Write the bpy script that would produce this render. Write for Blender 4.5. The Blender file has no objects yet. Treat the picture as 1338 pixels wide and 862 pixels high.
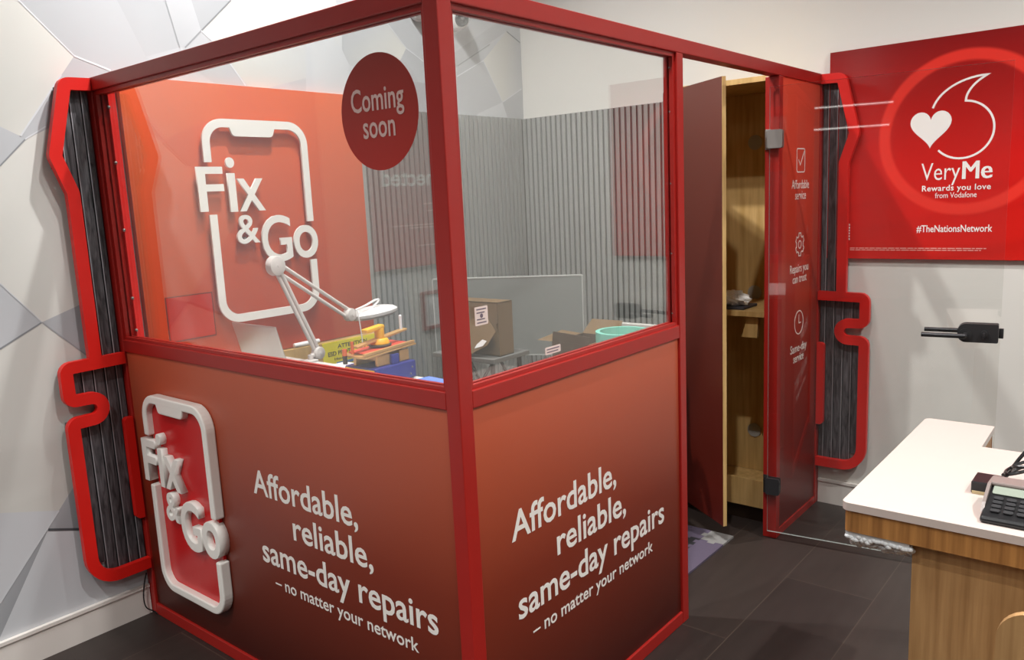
import bpy, bmesh, math, random
from mathutils import Vector, Matrix
random.seed(7)
SC = bpy.context.scene
COL = SC.collection
PI = math.pi

# ------------------------------------------------------------------ camera
def make_camera():
    cx, cy, cz, yaw, pitch, roll, fpx = 3.2891, -4.1654, 1.6805, 2.2652, -0.1644, -0.0465, 1050.08
    f = Vector((math.cos(yaw)*math.cos(pitch), math.sin(yaw)*math.cos(pitch), math.sin(pitch)))
    r = Vector((math.sin(yaw), -math.cos(yaw), 0)); u = r.cross(f)
    r2 = math.cos(roll)*r + math.sin(roll)*u
    u2 = -math.sin(roll)*r + math.cos(roll)*u
    cam = bpy.data.cameras.new('camera'); ob = bpy.data.objects.new('camera', cam); COL.objects.link(ob)
    m = Matrix((r2, u2, -f)).transposed().to_4x4(); m.translation = Vector((cx, cy, cz))
    ob.matrix_world = m
    cam.sensor_fit = 'HORIZONTAL'; cam.sensor_width = 36.0; cam.lens = 36.0*fpx/1338.0
    cam.clip_start = 0.02; cam.clip_end = 60
    SC.camera = ob
make_camera()

# ------------------------------------------------------------------ light and exposure
SC.view_settings.view_transform = 'Standard'
try: SC.view_settings.look = 'None'
except Exception: pass
SC.view_settings.gamma = 1.0
SC.view_settings.use_curve_mapping = False
SC.view_settings.exposure = 0.1
SC.cycles.max_bounces = 10
SC.cycles.transparent_max_bounces = 16
SC.cycles.caustics_reflective = False
SC.cycles.caustics_refractive = False
w = bpy.data.worlds.new('world'); SC.world = w; w.use_nodes = True
w.node_tree.nodes['Background'].inputs['Color'].default_value = (1, .96, .9, 1)
w.node_tree.nodes['Background'].inputs['Strength'].default_value = 0.3
CEIL = 4.1
SPOT_W = 66.0
# ceiling spots: x, y, power factor, cone in degrees
SPOTS = [(1.5, -2.3, .45, 140), (.85, -2.0, 1.15, 140), (2.4, -2.55, .8, 120), (1.7, -4.8, 1.0, 110), (3.3, -3.1, .2, 90), (4.4, -1.4, 1.5, 140),
         (5.0, -4.0, 1.2, 120), (3.4, -6.2, 1.2, 120), (1.0, -7.2, 1.2, 140), (5.0, -7.8, 1.2, 120)]
# unseen fill panels added in the ceiling for ambient light: x, y
FILL_PANELS = [(2.2, -6.8), (4.4, -5.2), (5.4, -2.6)]
FILL_PANEL_W = 12.0

# ------------------------------------------------------------------ helpers
def lin(c):
    return tuple(((v/255.0)/12.92 if v/255.0 <= .04045 else ((v/255.0+.055)/1.055)**2.4) for v in c)
MATS = {}
def mat(name, rgb, rough=.5, metal=0.0, spec=.5, noise=0.0, nscale=20.0, coat=0.0, emit=None, estr=0.0):
    if name in MATS: return MATS[name]
    m = bpy.data.materials.new(name); m.use_nodes = True
    nt = m.node_tree; b = nt.nodes['Principled BSDF']
    c = lin(rgb)
    b.inputs['Base Color'].default_value = (*c, 1)
    b.inputs['Roughness'].default_value = rough
    b.inputs['Metallic'].default_value = metal
    b.inputs['Specular IOR Level'].default_value = spec
    b.inputs['Coat Weight'].default_value = coat
    if emit:
        b.inputs['Emission Color'].default_value = (*lin(emit), 1); b.inputs['Emission Strength'].default_value = estr
    tc = nt.nodes.new('ShaderNodeTexCoord'); nz = nt.nodes.new('ShaderNodeTexNoise')
    nz.inputs['Scale'].default_value = nscale; nz.inputs['Detail'].default_value = 3
    nt.links.new(tc.outputs['Object'], nz.inputs['Vector'])
    mx = nt.nodes.new('ShaderNodeMix'); mx.data_type = 'RGBA'
    k = max(noise, .015)
    mx.inputs[6].default_value = (*[v*(1-k) for v in c], 1); mx.inputs[7].default_value = (*[min(1, v*(1+k)) for v in c], 1)
    nt.links.new(nz.outputs['Fac'], mx.inputs[0]); nt.links.new(mx.outputs[2], b.inputs['Base Color'])
    MATS[name] = m; return m

def N(nt, t, **kw):
    n = nt.nodes.new(t)
    for k, v in kw.items(): setattr(n, k, v)
    return n
def math_node(nt, op, a, b=None):
    n = N(nt, 'ShaderNodeMath', operation=op)
    for i, v in enumerate((a, b)):
        if v is None: continue
        if isinstance(v, (int, float)): n.inputs[i].default_value = v
        else: nt.links.new(v, n.inputs[i])
    return n.outputs[0]

def ramp_mat(name, stops, z0, z1, rough=.4, coat=0.0, ring=None, axis='Z', spec=.5):
    """a colour ramp running up the face, used by prints and panels (world height, kept in object space)"""
    m = bpy.data.materials.new(name); m.use_nodes = True; nt = m.node_tree; b = nt.nodes['Principled BSDF']
    tc = N(nt, 'ShaderNodeTexCoord'); sp = N(nt, 'ShaderNodeSeparateXYZ'); nt.links.new(tc.outputs['Object'], sp.inputs[0])
    mr = N(nt, 'ShaderNodeMapRange'); mr.inputs['From Min'].default_value = z0; mr.inputs['From Max'].default_value = z1
    nt.links.new(sp.outputs[axis], mr.inputs['Value'])
    cr = N(nt, 'ShaderNodeValToRGB'); nt.links.new(mr.outputs[0], cr.inputs[0])
    while len(cr.color_ramp.elements) < len(stops): cr.color_ramp.elements.new(.5)
    for e, (p_, c) in zip(cr.color_ramp.elements, stops): e.position = p_; e.color = (*lin(c), 1)
    out = cr.outputs[0]
    if ring:
        (rx, rz, rad, wid, rc) = ring
        dx = math_node(nt, 'SUBTRACT', sp.outputs['X'], rx); dz = math_node(nt, 'SUBTRACT', sp.outputs['Z'], rz)
        d = math_node(nt, 'SQRT', math_node(nt, 'ADD', math_node(nt, 'MULTIPLY', dx, dx), math_node(nt, 'MULTIPLY', dz, dz)))
        e = math_node(nt, 'ABSOLUTE', math_node(nt, 'SUBTRACT', d, rad))
        q = N(nt, 'ShaderNodeMapRange', interpolation_type='SMOOTHSTEP')
        nt.links.new(e, q.inputs['Value']); q.inputs['From Min'].default_value = wid*.45; q.inputs['From Max'].default_value = wid
        q.inputs['To Min'].default_value = .85; q.inputs['To Max'].default_value = 0
        mx = N(nt, 'ShaderNodeMix', data_type='RGBA'); nt.links.new(q.outputs[0], mx.inputs[0]); nt.links.new(out, mx.inputs[6])
        mx.inputs[7].default_value = (*lin(rc), 1); out = mx.outputs[2]
    nt.links.new(out, b.inputs['Base Color'])
    b.inputs['Roughness'].default_value = rough; b.inputs['Coat Weight'].default_value = coat; b.inputs['Coat Roughness'].default_value = .08
    b.inputs['Specular IOR Level'].default_value = spec
    MATS[name] = m; return m

def wood_mat(name, c1, c2, scale=(30, 30, 1.6), rough=.45):
    m = bpy.data.materials.new(name); m.use_nodes = True; nt = m.node_tree; b = nt.nodes['Principled BSDF']
    tc = N(nt, 'ShaderNodeTexCoord'); mp = N(nt, 'ShaderNodeMapping'); mp.inputs['Scale'].default_value = scale
    nt.links.new(tc.outputs['Object'], mp.inputs[0])
    nz = N(nt, 'ShaderNodeTexNoise'); nz.inputs['Scale'].default_value = 3.0; nz.inputs['Detail'].default_value = 6; nz.inputs['Distortion'].default_value = .15
    nt.links.new(mp.outputs[0], nz.inputs['Vector'])
    cr = N(nt, 'ShaderNodeValToRGB'); nt.links.new(nz.outputs['Fac'], cr.inputs[0])
    cr.color_ramp.elements[0].position = .3; cr.color_ramp.elements[0].color = (*lin(c1), 1)
    cr.color_ramp.elements[1].position = .72; cr.color_ramp.elements[1].color = (*lin(c2), 1)
    nt.links.new(cr.outputs[0], b.inputs['Base Color']); b.inputs['Roughness'].default_value = rough
    MATS[name] = m; return m

def glass_mat(name, tint=(1, 1, 1), base=.045, rough=0.0):
    m = bpy.data.materials.new(name); m.use_nodes = True; nt = m.node_tree
    for n in list(nt.nodes):
        if n.type != 'OUTPUT_MATERIAL': nt.nodes.remove(n)
    out = [n for n in nt.nodes if n.type == 'OUTPUT_MATERIAL'][0]
    lw = N(nt, 'ShaderNodeLayerWeight'); lw.inputs['Blend'].default_value = .5
    f = math_node(nt, 'ADD', math_node(nt, 'MULTIPLY', math_node(nt, 'POWER', lw.outputs['Facing'], 5.0), 1-base), base)
    tr = N(nt, 'ShaderNodeBsdfTransparent'); tr.inputs[0].default_value = (*tint, 1)
    gl = N(nt, 'ShaderNodeBsdfGlossy'); gl.inputs['Roughness'].default_value = rough; gl.inputs[0].default_value = (1, 1, 1, 1)
    mx = N(nt, 'ShaderNodeMixShader'); nt.links.new(f, mx.inputs[0]); nt.links.new(tr.outputs[0], mx.inputs[1]); nt.links.new(gl.outputs[0], mx.inputs[2])
    nt.links.new(mx.outputs[0], out.inputs[0])
    MATS[name] = m; return m

# frames: local (u along, v up, w out of the face) -> world
def FX(off):  return lambda u, v, w_: Vector((u, off - w_, v))       # faces -y
def FY(off):  return lambda u, v, w_: Vector((off + w_, u, v))       # faces +x
def FZ(off):  return lambda u, v, w_: Vector((u, v, off + w_))       # faces up

class MB:
    def __init__(s): s.bm = bmesh.new()
    def _merge(s, b):
        me = bpy.data.meshes.new('tmp'); b.to_mesh(me); b.free(); s.bm.from_mesh(me); bpy.data.meshes.remove(me); return s
    def box(s, a, b, bev=0.0, seg=2, rot=None, piv=None):
        t = bmesh.new(); bmesh.ops.create_cube(t, size=1)
        a, b = Vector(a), Vector(b); c = (a+b)/2; d = b-a
        for v in t.verts: v.co = Vector((v.co.x*d.x, v.co.y*d.y, v.co.z*d.z))+c
        if bev: bmesh.ops.bevel(t, geom=list(t.edges), offset=min(bev, .45*min(abs(d.x), abs(d.y), abs(d.z))), segments=seg, profile=.5, affect='EDGES')
        if rot is not None:
            pv = Vector(piv) if piv is not None else c
            for v in t.verts: v.co = rot @ (v.co-pv) + pv
        bmesh.ops.recalc_face_normals(t, faces=t.faces)
        return s._merge(t)
    def cyl(s, p, q, r, r2=None, n=20, bev=0.0):
        p, q = Vector(p), Vector(q); d = q-p; t = bmesh.new()
        bmesh.ops.create_cone(t, cap_ends=True, segments=n, radius1=r, radius2=r if r2 is None else r2, depth=d.length)
        if bev:
            ed = [e for e in t.edges if abs(e.verts[0].co.z-e.verts[1].co.z) < 1e-6]
            bmesh.ops.bevel(t, geom=ed, offset=bev, segments=2, profile=.5, affect='EDGES')
        R = Vector((0, 0, 1)).rotation_difference(d.normalized()).to_matrix()
        for v in t.verts: v.co = R @ v.co + (p+q)/2
        return s._merge(t)
    def sphere(s, c, r, sc=(1, 1, 1), n=16, cut=None):
        t = bmesh.new(); bmesh.ops.create_uvsphere(t, u_segments=n, v_segments=max(6, n*2//3), radius=r)
        for v in t.verts: v.co = Vector((v.co.x*sc[0], v.co.y*sc[1], v.co.z*sc[2]))+Vector(c)
        return s._merge(t)
    def prism(s, pts, w0, w1, F):
        t = bmesh.new(); n = len(pts)
        a = [t.verts.new(F(u, v, w0)) for u, v in pts]; b = [t.verts.new(F(u, v, w1)) for u, v in pts]
        t.faces.new(list(reversed(a))); t.faces.new(b)
        for i in range(n): t.faces.new((a[i], a[(i+1) % n], b[(i+1) % n], b[i]))
        bmesh.ops.recalc_face_normals(t, faces=t.faces)
        return s._merge(t)
    def band(s, o, i_, w0, w1, F, closed=False):
        """solid strip between two polylines of equal length"""
        t = bmesh.new(); n = len(o)
        A = [[t.verts.new(F(u, v, w_)) for (u, v) in L] for L in (o, i_) for w_ in (w0, w1)]
        ob, of, ib, if_ = A
        for k in range(n if closed else n-1):
            j = (k+1) % n
            t.faces.new((of[k], of[j], if_[j], if_[k])); t.faces.new((ob[j], ob[k], ib[k], ib[j]))
            t.faces.new((ob[k], ob[j], of[j], of[k])); t.faces.new((ib[j], ib[k], if_[k], if_[j]))
        if not closed:
            for k in (0, n-1): t.faces.new((ob[k], of[k], if_[k], ib[k]))
        bmesh.ops.recalc_face_normals(t, faces=t.faces)
        return s._merge(t)
    def stroke(s, path, wid, w0, w1, F, closed=False):
        o, i_ = offset(path, wid/2, closed), offset(path, -wid/2, closed)
        return s.band(o, i_, w0, w1, F, closed)
    def tube(s, pts, r, n=8, smooth=4):
        P = [Vector(p) for p in pts]
        if smooth and len(P) > 2:
            Q = []
            for i in range(len(P)-1):
                a, b, c, d = P[max(i-1, 0)], P[i], P[i+1], P[min(i+2, len(P)-1)]
                for k in range(smooth):
                    x = k/smooth
                    Q.append(.5*((2*b)+(-a+c)*x+(2*a-5*b+4*c-d)*x*x+(-a+3*b-3*c+d)*x**3))
            Q.append(P[-1]); P = Q
        t = bmesh.new(); rings = []; up = None
        for i, p_ in enumerate(P):
            d = (P[min(i+1, len(P)-1)]-P[max(i-1, 0)]).normalized()
            if up is None: up = d.orthogonal().normalized()
            up = (up-d*up.dot(d)); up = up.normalized() if up.length > 1e-6 else d.orthogonal().normalized()
            sd = d.cross(up)
            rings.append([t.verts.new(p_+r*(math.cos(2*PI*k/n)*up+math.sin(2*PI*k/n)*sd)) for k in range(n)])
        for a, b in zip(rings, rings[1:]):
            for k in range(n): t.faces.new((a[k], a[(k+1) % n], b[(k+1) % n], b[k]))
        t.faces.new(rings[0]); t.faces.new(rings[-1]); bmesh.ops.recalc_face_normals(t, faces=t.faces)
        return s._merge(t)
    def quad(s, pts):
        t = bmesh.new(); t.faces.new([t.verts.new(Vector(p)) for p in pts]); return s._merge(t)
    def mesh(s, me):
        s.bm.from_mesh(me); return s
    def build(s, name, m, parent=None, smooth=False, loc=None):
        me = bpy.data.meshes.new(name)
        if loc is None:
            if parent is not None: loc = wloc(parent)
            elif len(s.bm.verts):
                xs = [v.co for v in s.bm.verts]
                loc = Vector(((min(c.x for c in xs)+max(c.x for c in xs))/2, (min(c.y for c in xs)+max(c.y for c in xs))/2, min(c.z for c in xs)))
            else: loc = Vector((0, 0, 0))
        loc = Vector(loc)
        for v in s.bm.verts: v.co -= loc
        s.bm.to_mesh(me); s.bm.free()
        ms = m if isinstance(m, (list, tuple)) else [m]
        for x in ms: me.materials.append(x)
        o = bpy.data.objects.new(name, me); COL.objects.link(o)
        if parent is not None: o.parent = parent          # parts share the origin of their thing
        else: o.location = loc
        if smooth:
            for p_ in me.polygons: p_.use_smooth = True
            try: me.set_sharp_from_angle(angle=math.radians(40))
            except Exception: pass
        return o
def wloc(o):
    v = Vector(o.location)
    while o.parent: o = o.parent; v += Vector(o.location)
    return v
def thing(name, loc, label, cat, group=None):
    o = bpy.data.objects.new(name, None); COL.objects.link(o); o.location = loc; o.empty_display_size = .05
    return tag(o, label, cat, group)
def tag(o, label, cat, group=None, kind=None):
    o['label'] = label; o['category'] = cat
    if group: o['group'] = group
    if kind: o['kind'] = kind
    return o
def struct(o):
    o['kind'] = 'structure'; return o
def offset(path, d, closed=False):
    n = len(path); out = []
    for i in range(n):
        p_ = Vector(path[i])
        a = Vector(path[i-1]) if (i > 0 or closed) else None
        b = Vector(path[(i+1) % n]) if (i < n-1 or closed) else None
        d1 = (p_-a).normalized() if a is not None and (p_-a).length > 1e-9 else None
        d2 = (b-p_).normalized() if b is not None and (b-p_).length > 1e-9 else None
        if d1 is None: d1 = d2
        if d2 is None: d2 = d1
        n1 = Vector((d1.y, -d1.x)); n2 = Vector((d2.y, -d2.x)); m = n1+n2
        m = n1 if m.length < 1e-6 else m.normalized()
        k = d/max(.35, m.dot(n1)); out.append((p_.x+m.x*k, p_.y+m.y*k))
    return out
def arc(cx, cy, r, a0, a1, n=10):
    return [(cx+r*math.cos(math.radians(a0+(a1-a0)*i/n)), cy+r*math.sin(math.radians(a0+(a1-a0)*i/n))) for i in range(n+1)]
def rrect(x0, y0, x1, y1, r, n=6):
    return arc(x1-r, y0+r, r, -90, 0, n)+arc(x1-r, y1-r, r, 0, 90, n)+arc(x0+r, y1-r, r, 90, 180, n)+arc(x0+r, y0+r, r, 180, 270, n)
def rounded(pts, closed=True, n=6):
    """pts: (x, y, radius) -> polyline with filleted corners"""
    out = []; m = len(pts)
    for i, (x, y, r) in enumerate(pts):
        if r <= 0 or (not closed and i in (0, m-1)): out.append((x, y)); continue
        p_ = Vector((x, y)); a = Vector(pts[i-1][:2]); b = Vector(pts[(i+1) % m][:2])
        d1, d2 = (a-p_), (b-p_); l1, l2 = d1.length, d2.length; d1.normalize(); d2.normalize()
        h = math.acos(max(-1, min(1, d1.dot(d2))))/2
        if h < .05 or h > 1.55: out.append((x, y)); continue
        t = min(r/math.tan(h), .499*l1, .499*l2); rr = t*math.tan(h)
        c = p_+(d1+d2).normalized()*(rr/math.sin(h))
        s0 = p_+d1*t-c; s1 = p_+d2*t-c
        a0, a1 = math.atan2(s0.y, s0.x), math.atan2(s1.y, s1.x); da = (a1-a0+PI) % (2*PI)-PI
        for k in range(n+1): out.append((c.x+rr*math.cos(a0+da*k/n), c.y+rr*math.sin(a0+da*k/n)))
    return out
def bez(p0, p1, p2, p3, n=12):
    return [tuple((1-t)**3*Vector(p0)+3*(1-t)**2*t*Vector(p1)+3*(1-t)*t*t*Vector(p2)+t**3*Vector(p3)) for t in [i/n for i in range(n+1)]]

# text: default outline font turned into mesh, fitted to a measured box on a face
def glyphs(body, bold=0.0, extrude=0.0, bevel=0.0, res=3, space=1.0):
    c = bpy.data.curves.new('txt', 'FONT'); c.body = body; c.size = 1; c.offset = bold; c.extrude = extrude
    c.bevel_depth = bevel; c.bevel_resolution = 1; c.resolution_u = res; c.space_character = space
    o = bpy.data.objects.new('txt', c); COL.objects.link(o)
    dg = bpy.context.evaluated_depsgraph_get(); dg.update()
    me = bpy.data.meshes.new_from_object(o.evaluated_get(dg)); bpy.data.objects.remove(o); bpy.data.curves.remove(c)
    return me
CAP = None
def text(name, body, F, u0, u1, v0, cap, m, parent, w0=.0006, thick=.0006, bold=.015, v1=None, extr=None, bevel=0.0, res=3, space=1.0, double=0.0):
    """u0..u1 text width; v0 baseline; cap = cap height -- or v0..v1 the whole ink box when v1 is given"""
    global CAP
    me = glyphs(body, bold, 1.0 if extr is None else 1.0, bevel, res, space)
    xs = [v.co.x for v in me.vertices]; ys = [v.co.y for v in me.vertices]
    x0, x1, y0, y1 = min(xs), max(xs), min(ys), max(ys)
    zs = [v.co.z for v in me.vertices]; z0, z1 = min(zs), max(zs)
    if CAP is None:
        h = glyphs('H'); CAP = max(v.co.y for v in h.vertices); bpy.data.meshes.remove(h)
    b = MB()
    for v in me.vertices:
        u = u0+(v.co.x-x0)/(x1-x0)*(u1-u0)
        vv = v0+(v.co.y-y0)/(y1-y0)*(v1-v0) if v1 is not None else v0+v.co.y/CAP*cap
        v.co = F(u, vv, w0+(v.co.z-z0)/(z1-z0)*thick)
    b.mesh(me)
    if double:          # heavier strokes: the same word once more, a hair to the side
        sh = F(double, 0, .00005)-F(0, 0, 0)
        for v in me.vertices: v.co = v.co+sh
        b.mesh(me)
    bpy.data.meshes.remove(me)
    bmesh.ops.recalc_face_normals(b.bm, faces=b.bm.faces)
    return b.build(name, m, parent)

# ------------------------------------------------------------------ materials
RED = mat('frame_red', (160, 30, 24), .38, noise=.05)
RED_B = mat('bright_red', (214, 26, 18), .42, noise=.08, nscale=8)
RED_SIGN = mat('sign_red', (196, 24, 26), .25, noise=.03)
WHITE_TXT = mat('white_vinyl', (236, 232, 226), .5)
WHITE_SIGN = mat('white_acrylic', (238, 236, 230), .35)
WALL = mat('white_wall_paint', (226, 224, 218), .6, noise=.02, nscale=3)
SKIRT = mat('white_skirting', (222, 216, 210), .4)
CHAR = None
GREY_SLAT = mat('grey_slat', (152, 154, 151), .6, noise=.04, nscale=40)
GREY_BACK = mat('slat_backing', (90, 90, 88), .8)
SCREEN = mat('grey_fabric', (120, 124, 122), .9, noise=.06, nscale=200)
OAK = wood_mat('oak_veneer', (142, 106, 66), (176, 138, 92), (22, 22, 1.0))
OAK_L = wood_mat('light_oak', (182, 146, 88), (214, 178, 120), (12, 12, 1.0))
OAK_H = wood_mat('oak_fascia', (134, 90, 46), (182, 130, 72), (26, 26, 1.2))
CORIAN = mat('white_worktop', (190, 178, 171), .3, noise=.01)
BLACKP = mat('black_plastic', (22, 22, 24), .35)
DGREY = mat('dark_grey_metal', (62, 62, 64), .38, metal=.6)
STEEL = mat('brushed_steel', (128, 123, 119), .4, metal=.35)
SILVER = mat('silver_aluminium', (190, 188, 184), .34, metal=.85)
LAMPW = mat('lamp_grey_white', (214, 208, 204), .4)
PURE = mat('clean_white', (240, 240, 240), .4)
GOLD = mat('gold_anodised', (206, 164, 104), .36, metal=.4)
YEL = mat('yellow_plastic', (236, 178, 34), .4)
YSIGN = mat('yellow_sign', (240, 226, 40), .5)
NAVY = mat('navy_metal', (46, 52, 128), .35)
CARD = mat('cardboard', (118, 94, 64), .85, noise=.1, nscale=15)
CARD_D = mat('cardboard_inner', (78, 61, 43), .9, noise=.1, nscale=15)
MINT = mat('mint_tape', (134, 214, 196), .45)
BLUEMAT = mat('blue_mat', (104, 134, 214), .6)
GLASS = glass_mat('window_glass', (.95, .96, .955), .085)
GLASSD = glass_mat('door_glass', (.985, .99, .985), .06)
CLEAR = glass_mat('clear_acrylic', (.96, .98, .97))

# floor of dark plank tiles
def floor_mat():
    m = bpy.data.materials.new('dark_plank_tile'); m.use_nodes = True; nt = m.node_tree; b = nt.nodes['Principled BSDF']
    tc = N(nt, 'ShaderNodeTexCoord'); sp = N(nt, 'ShaderNodeSeparateXYZ'); nt.links.new(tc.outputs['Object'], sp.inputs[0])
    cb = N(nt, 'ShaderNodeCombineXYZ')
    nt.links.new(math_node(nt, 'ADD', sp.outputs['Y'], 20.735), cb.inputs[0]); nt.links.new(math_node(nt, 'ADD', sp.outputs['X'], 20-1.92+.36*51-18.36+.0), cb.inputs[1])
    br = N(nt, 'ShaderNodeTexBrick'); nt.links.new(cb.outputs[0], br.inputs['Vector'])
    br.inputs['Scale'].default_value = 1; br.inputs['Brick Width'].default_value = 1.2; br.inputs['Row Height'].default_value = .36
    br.inputs['Mortar Size'].default_value = .0018; br.inputs['Mortar Smooth'].default_value = .1
    br.inputs['Color1'].default_value = (*lin((55, 47, 44)), 1); br.inputs['Color2'].default_value = (*lin((48, 41, 39)), 1)
    br.inputs['Mortar'].default_value = (*lin((76, 66, 59)), 1)
    mp = N(nt, 'ShaderNodeMapping'); mp.inputs['Scale'].default_value = (9, 1.2, 1); nt.links.new(tc.outputs['Object'], mp.inputs[0])
    nz = N(nt, 'ShaderNodeTexNoise'); nz.inputs['Scale'].default_value = 3; nz.inputs['Detail'].default_value = 6; nt.links.new(mp.outputs[0], nz.inputs['Vector'])
    mx = N(nt, 'ShaderNodeMix', data_type='RGBA', blend_type='MULTIPLY'); mx.inputs[0].default_value = .55
    nt.links.new(br.outputs['Color'], mx.inputs[6])
    cr = N(nt, 'ShaderNodeValToRGB'); nt.links.new(nz.outputs['Fac'], cr.inputs[0])
    cr.color_ramp.elements[0].color = (.55, .53, .52, 1); cr.color_ramp.elements[1].color = (1.25, 1.2, 1.15, 1)
    nt.links.new(cr.outputs[0], mx.inputs[7]); nt.links.new(mx.outputs[2], b.inputs['Base Color'])
    b.inputs['Roughness'].default_value = .42; b.inputs['Specular IOR Level'].default_value = .35
    return m
def charred_mat():
    m = bpy.data.materials.new('charred_timber'); m.use_nodes = True; nt = m.node_tree; b = nt.nodes['Principled BSDF']
    tc = N(nt, 'ShaderNodeTexCoord'); mp = N(nt, 'ShaderNodeMapping'); mp.inputs['Scale'].default_value = (30, 30, 4); nt.links.new(tc.outputs['Object'], mp.inputs[0])
    nz = N(nt, 'ShaderNodeTexNoise'); nz.inputs['Scale'].default_value = 2.2; nz.inputs['Detail'].default_value = 8; nz.inputs['Distortion'].default_value = 1.2
    nt.links.new(mp.outputs[0], nz.inputs['Vector'])
    cr = N(nt, 'ShaderNodeValToRGB'); nt.links.new(nz.outputs['Fac'], cr.inputs[0])
    cr.color_ramp.elements[0].position = .32; cr.color_ramp.elements[0].color = (*lin((26, 26, 30)), 1)
    cr.color_ramp.elements[1].position = .75; cr.color_ramp.elements[1].color = (*lin((104, 102, 106)), 1)
    nt.links.new(cr.outputs[0], b.inputs['Base Color']); b.inputs['Roughness'].default_value = .5
    return m
CHAR = charred_mat()
CHAR_EDGE = mat('pale_timber_edge', (150, 150, 154), .5)
def paper_mat():
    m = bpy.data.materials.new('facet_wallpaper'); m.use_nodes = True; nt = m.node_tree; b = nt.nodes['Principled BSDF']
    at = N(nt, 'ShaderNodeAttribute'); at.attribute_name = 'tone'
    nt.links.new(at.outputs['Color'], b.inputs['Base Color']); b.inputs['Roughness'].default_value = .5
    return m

# ------------------------------------------------------------------ setting
A, B, H = 1.898, 2.7175, 2.2             # booth: width along x, depth along y, height
RX, FYW = 6.6, -9.4                       # far walls of the shop
struct(MB().box((-.1, FYW-.1, -.1), (RX+.1, .1, 0)).build('floor', floor_mat(), loc=(0, 0, 0)))
struct(MB().box((-.1, FYW-.1, CEIL), (RX+.1, .1, CEIL+.1)).build('ceiling', mat('ceiling_paint', (128, 126, 122), .8), loc=(0, 0, 0)))
struct(MB().box((0, 0, 0), (RX, .1, CEIL)).build('wall_back', WALL))
struct(MB().box((RX, FYW, 0), (RX+.1, .1, CEIL)).build('wall_right', mat('shop_wall', (140, 136, 130), .7)))
struct(MB().box((-.1, FYW-.1, 0), (RX+.1, FYW, CEIL)).build('wall_front', mat('shop_wall_dark', (84, 78, 76), .7)))

def wallpaper():
    b = MB().box((-.1, FYW, 0), (-.0012, .1, CEIL))
    bm = b.bm
    lay = bm.loops.layers.float_color.new('tone')
    for f in bm.faces:
        for l in f.loops: l[lay] = (.66, .67, .68, 1)
    base = (212, 213, 212)
    k = [0]
    def facet(pts, tones):
        k[0] += 1
        vs = [bm.verts.new((-.0011+.00002*k[0], y, z)) for y, z in pts]
        f = bm.faces.new(vs); f.normal_update()
        if f.normal.x < 0: f.normal_flip()
        dct = dict(zip(vs, tones if isinstance(tones[0], tuple) else [tones]*len(vs)))
        for l in f.loops: l[lay] = (*lin(dct[l.vert]), 1)
    def line(p, q, wd, tone):
        p, q = Vector(p), Vector(q); d = (q-p).normalized(); n = Vector((-d.y, d.x))*wd/2
        facet([tuple(p+n), tuple(q+n), tuple(q-n), tuple(p-n)], tone)
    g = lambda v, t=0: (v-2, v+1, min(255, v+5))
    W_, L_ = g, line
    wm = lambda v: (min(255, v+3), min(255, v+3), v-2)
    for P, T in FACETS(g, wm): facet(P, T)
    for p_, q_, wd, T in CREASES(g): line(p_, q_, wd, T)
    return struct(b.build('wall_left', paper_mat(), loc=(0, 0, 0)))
# crossings of the printed facets on the wall (y, z), measured on the wall plane
def FACETS(g, wm):
    Z = CEIL
    out = []
    out.append(([(-9.4, 0), (0, 0), (0, Z), (-9.4, Z)], g(194)))
    for p_ in WALLPTS_FACETS: out.append((p_[0], [g(t) if t < 1000 else wm(t-1000) for t in p_[1]]))
    return out
def CREASES(g):
    return [(a, b, wd, g(t)) for a, b, wd, t in WALLPTS_LINES]
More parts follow.
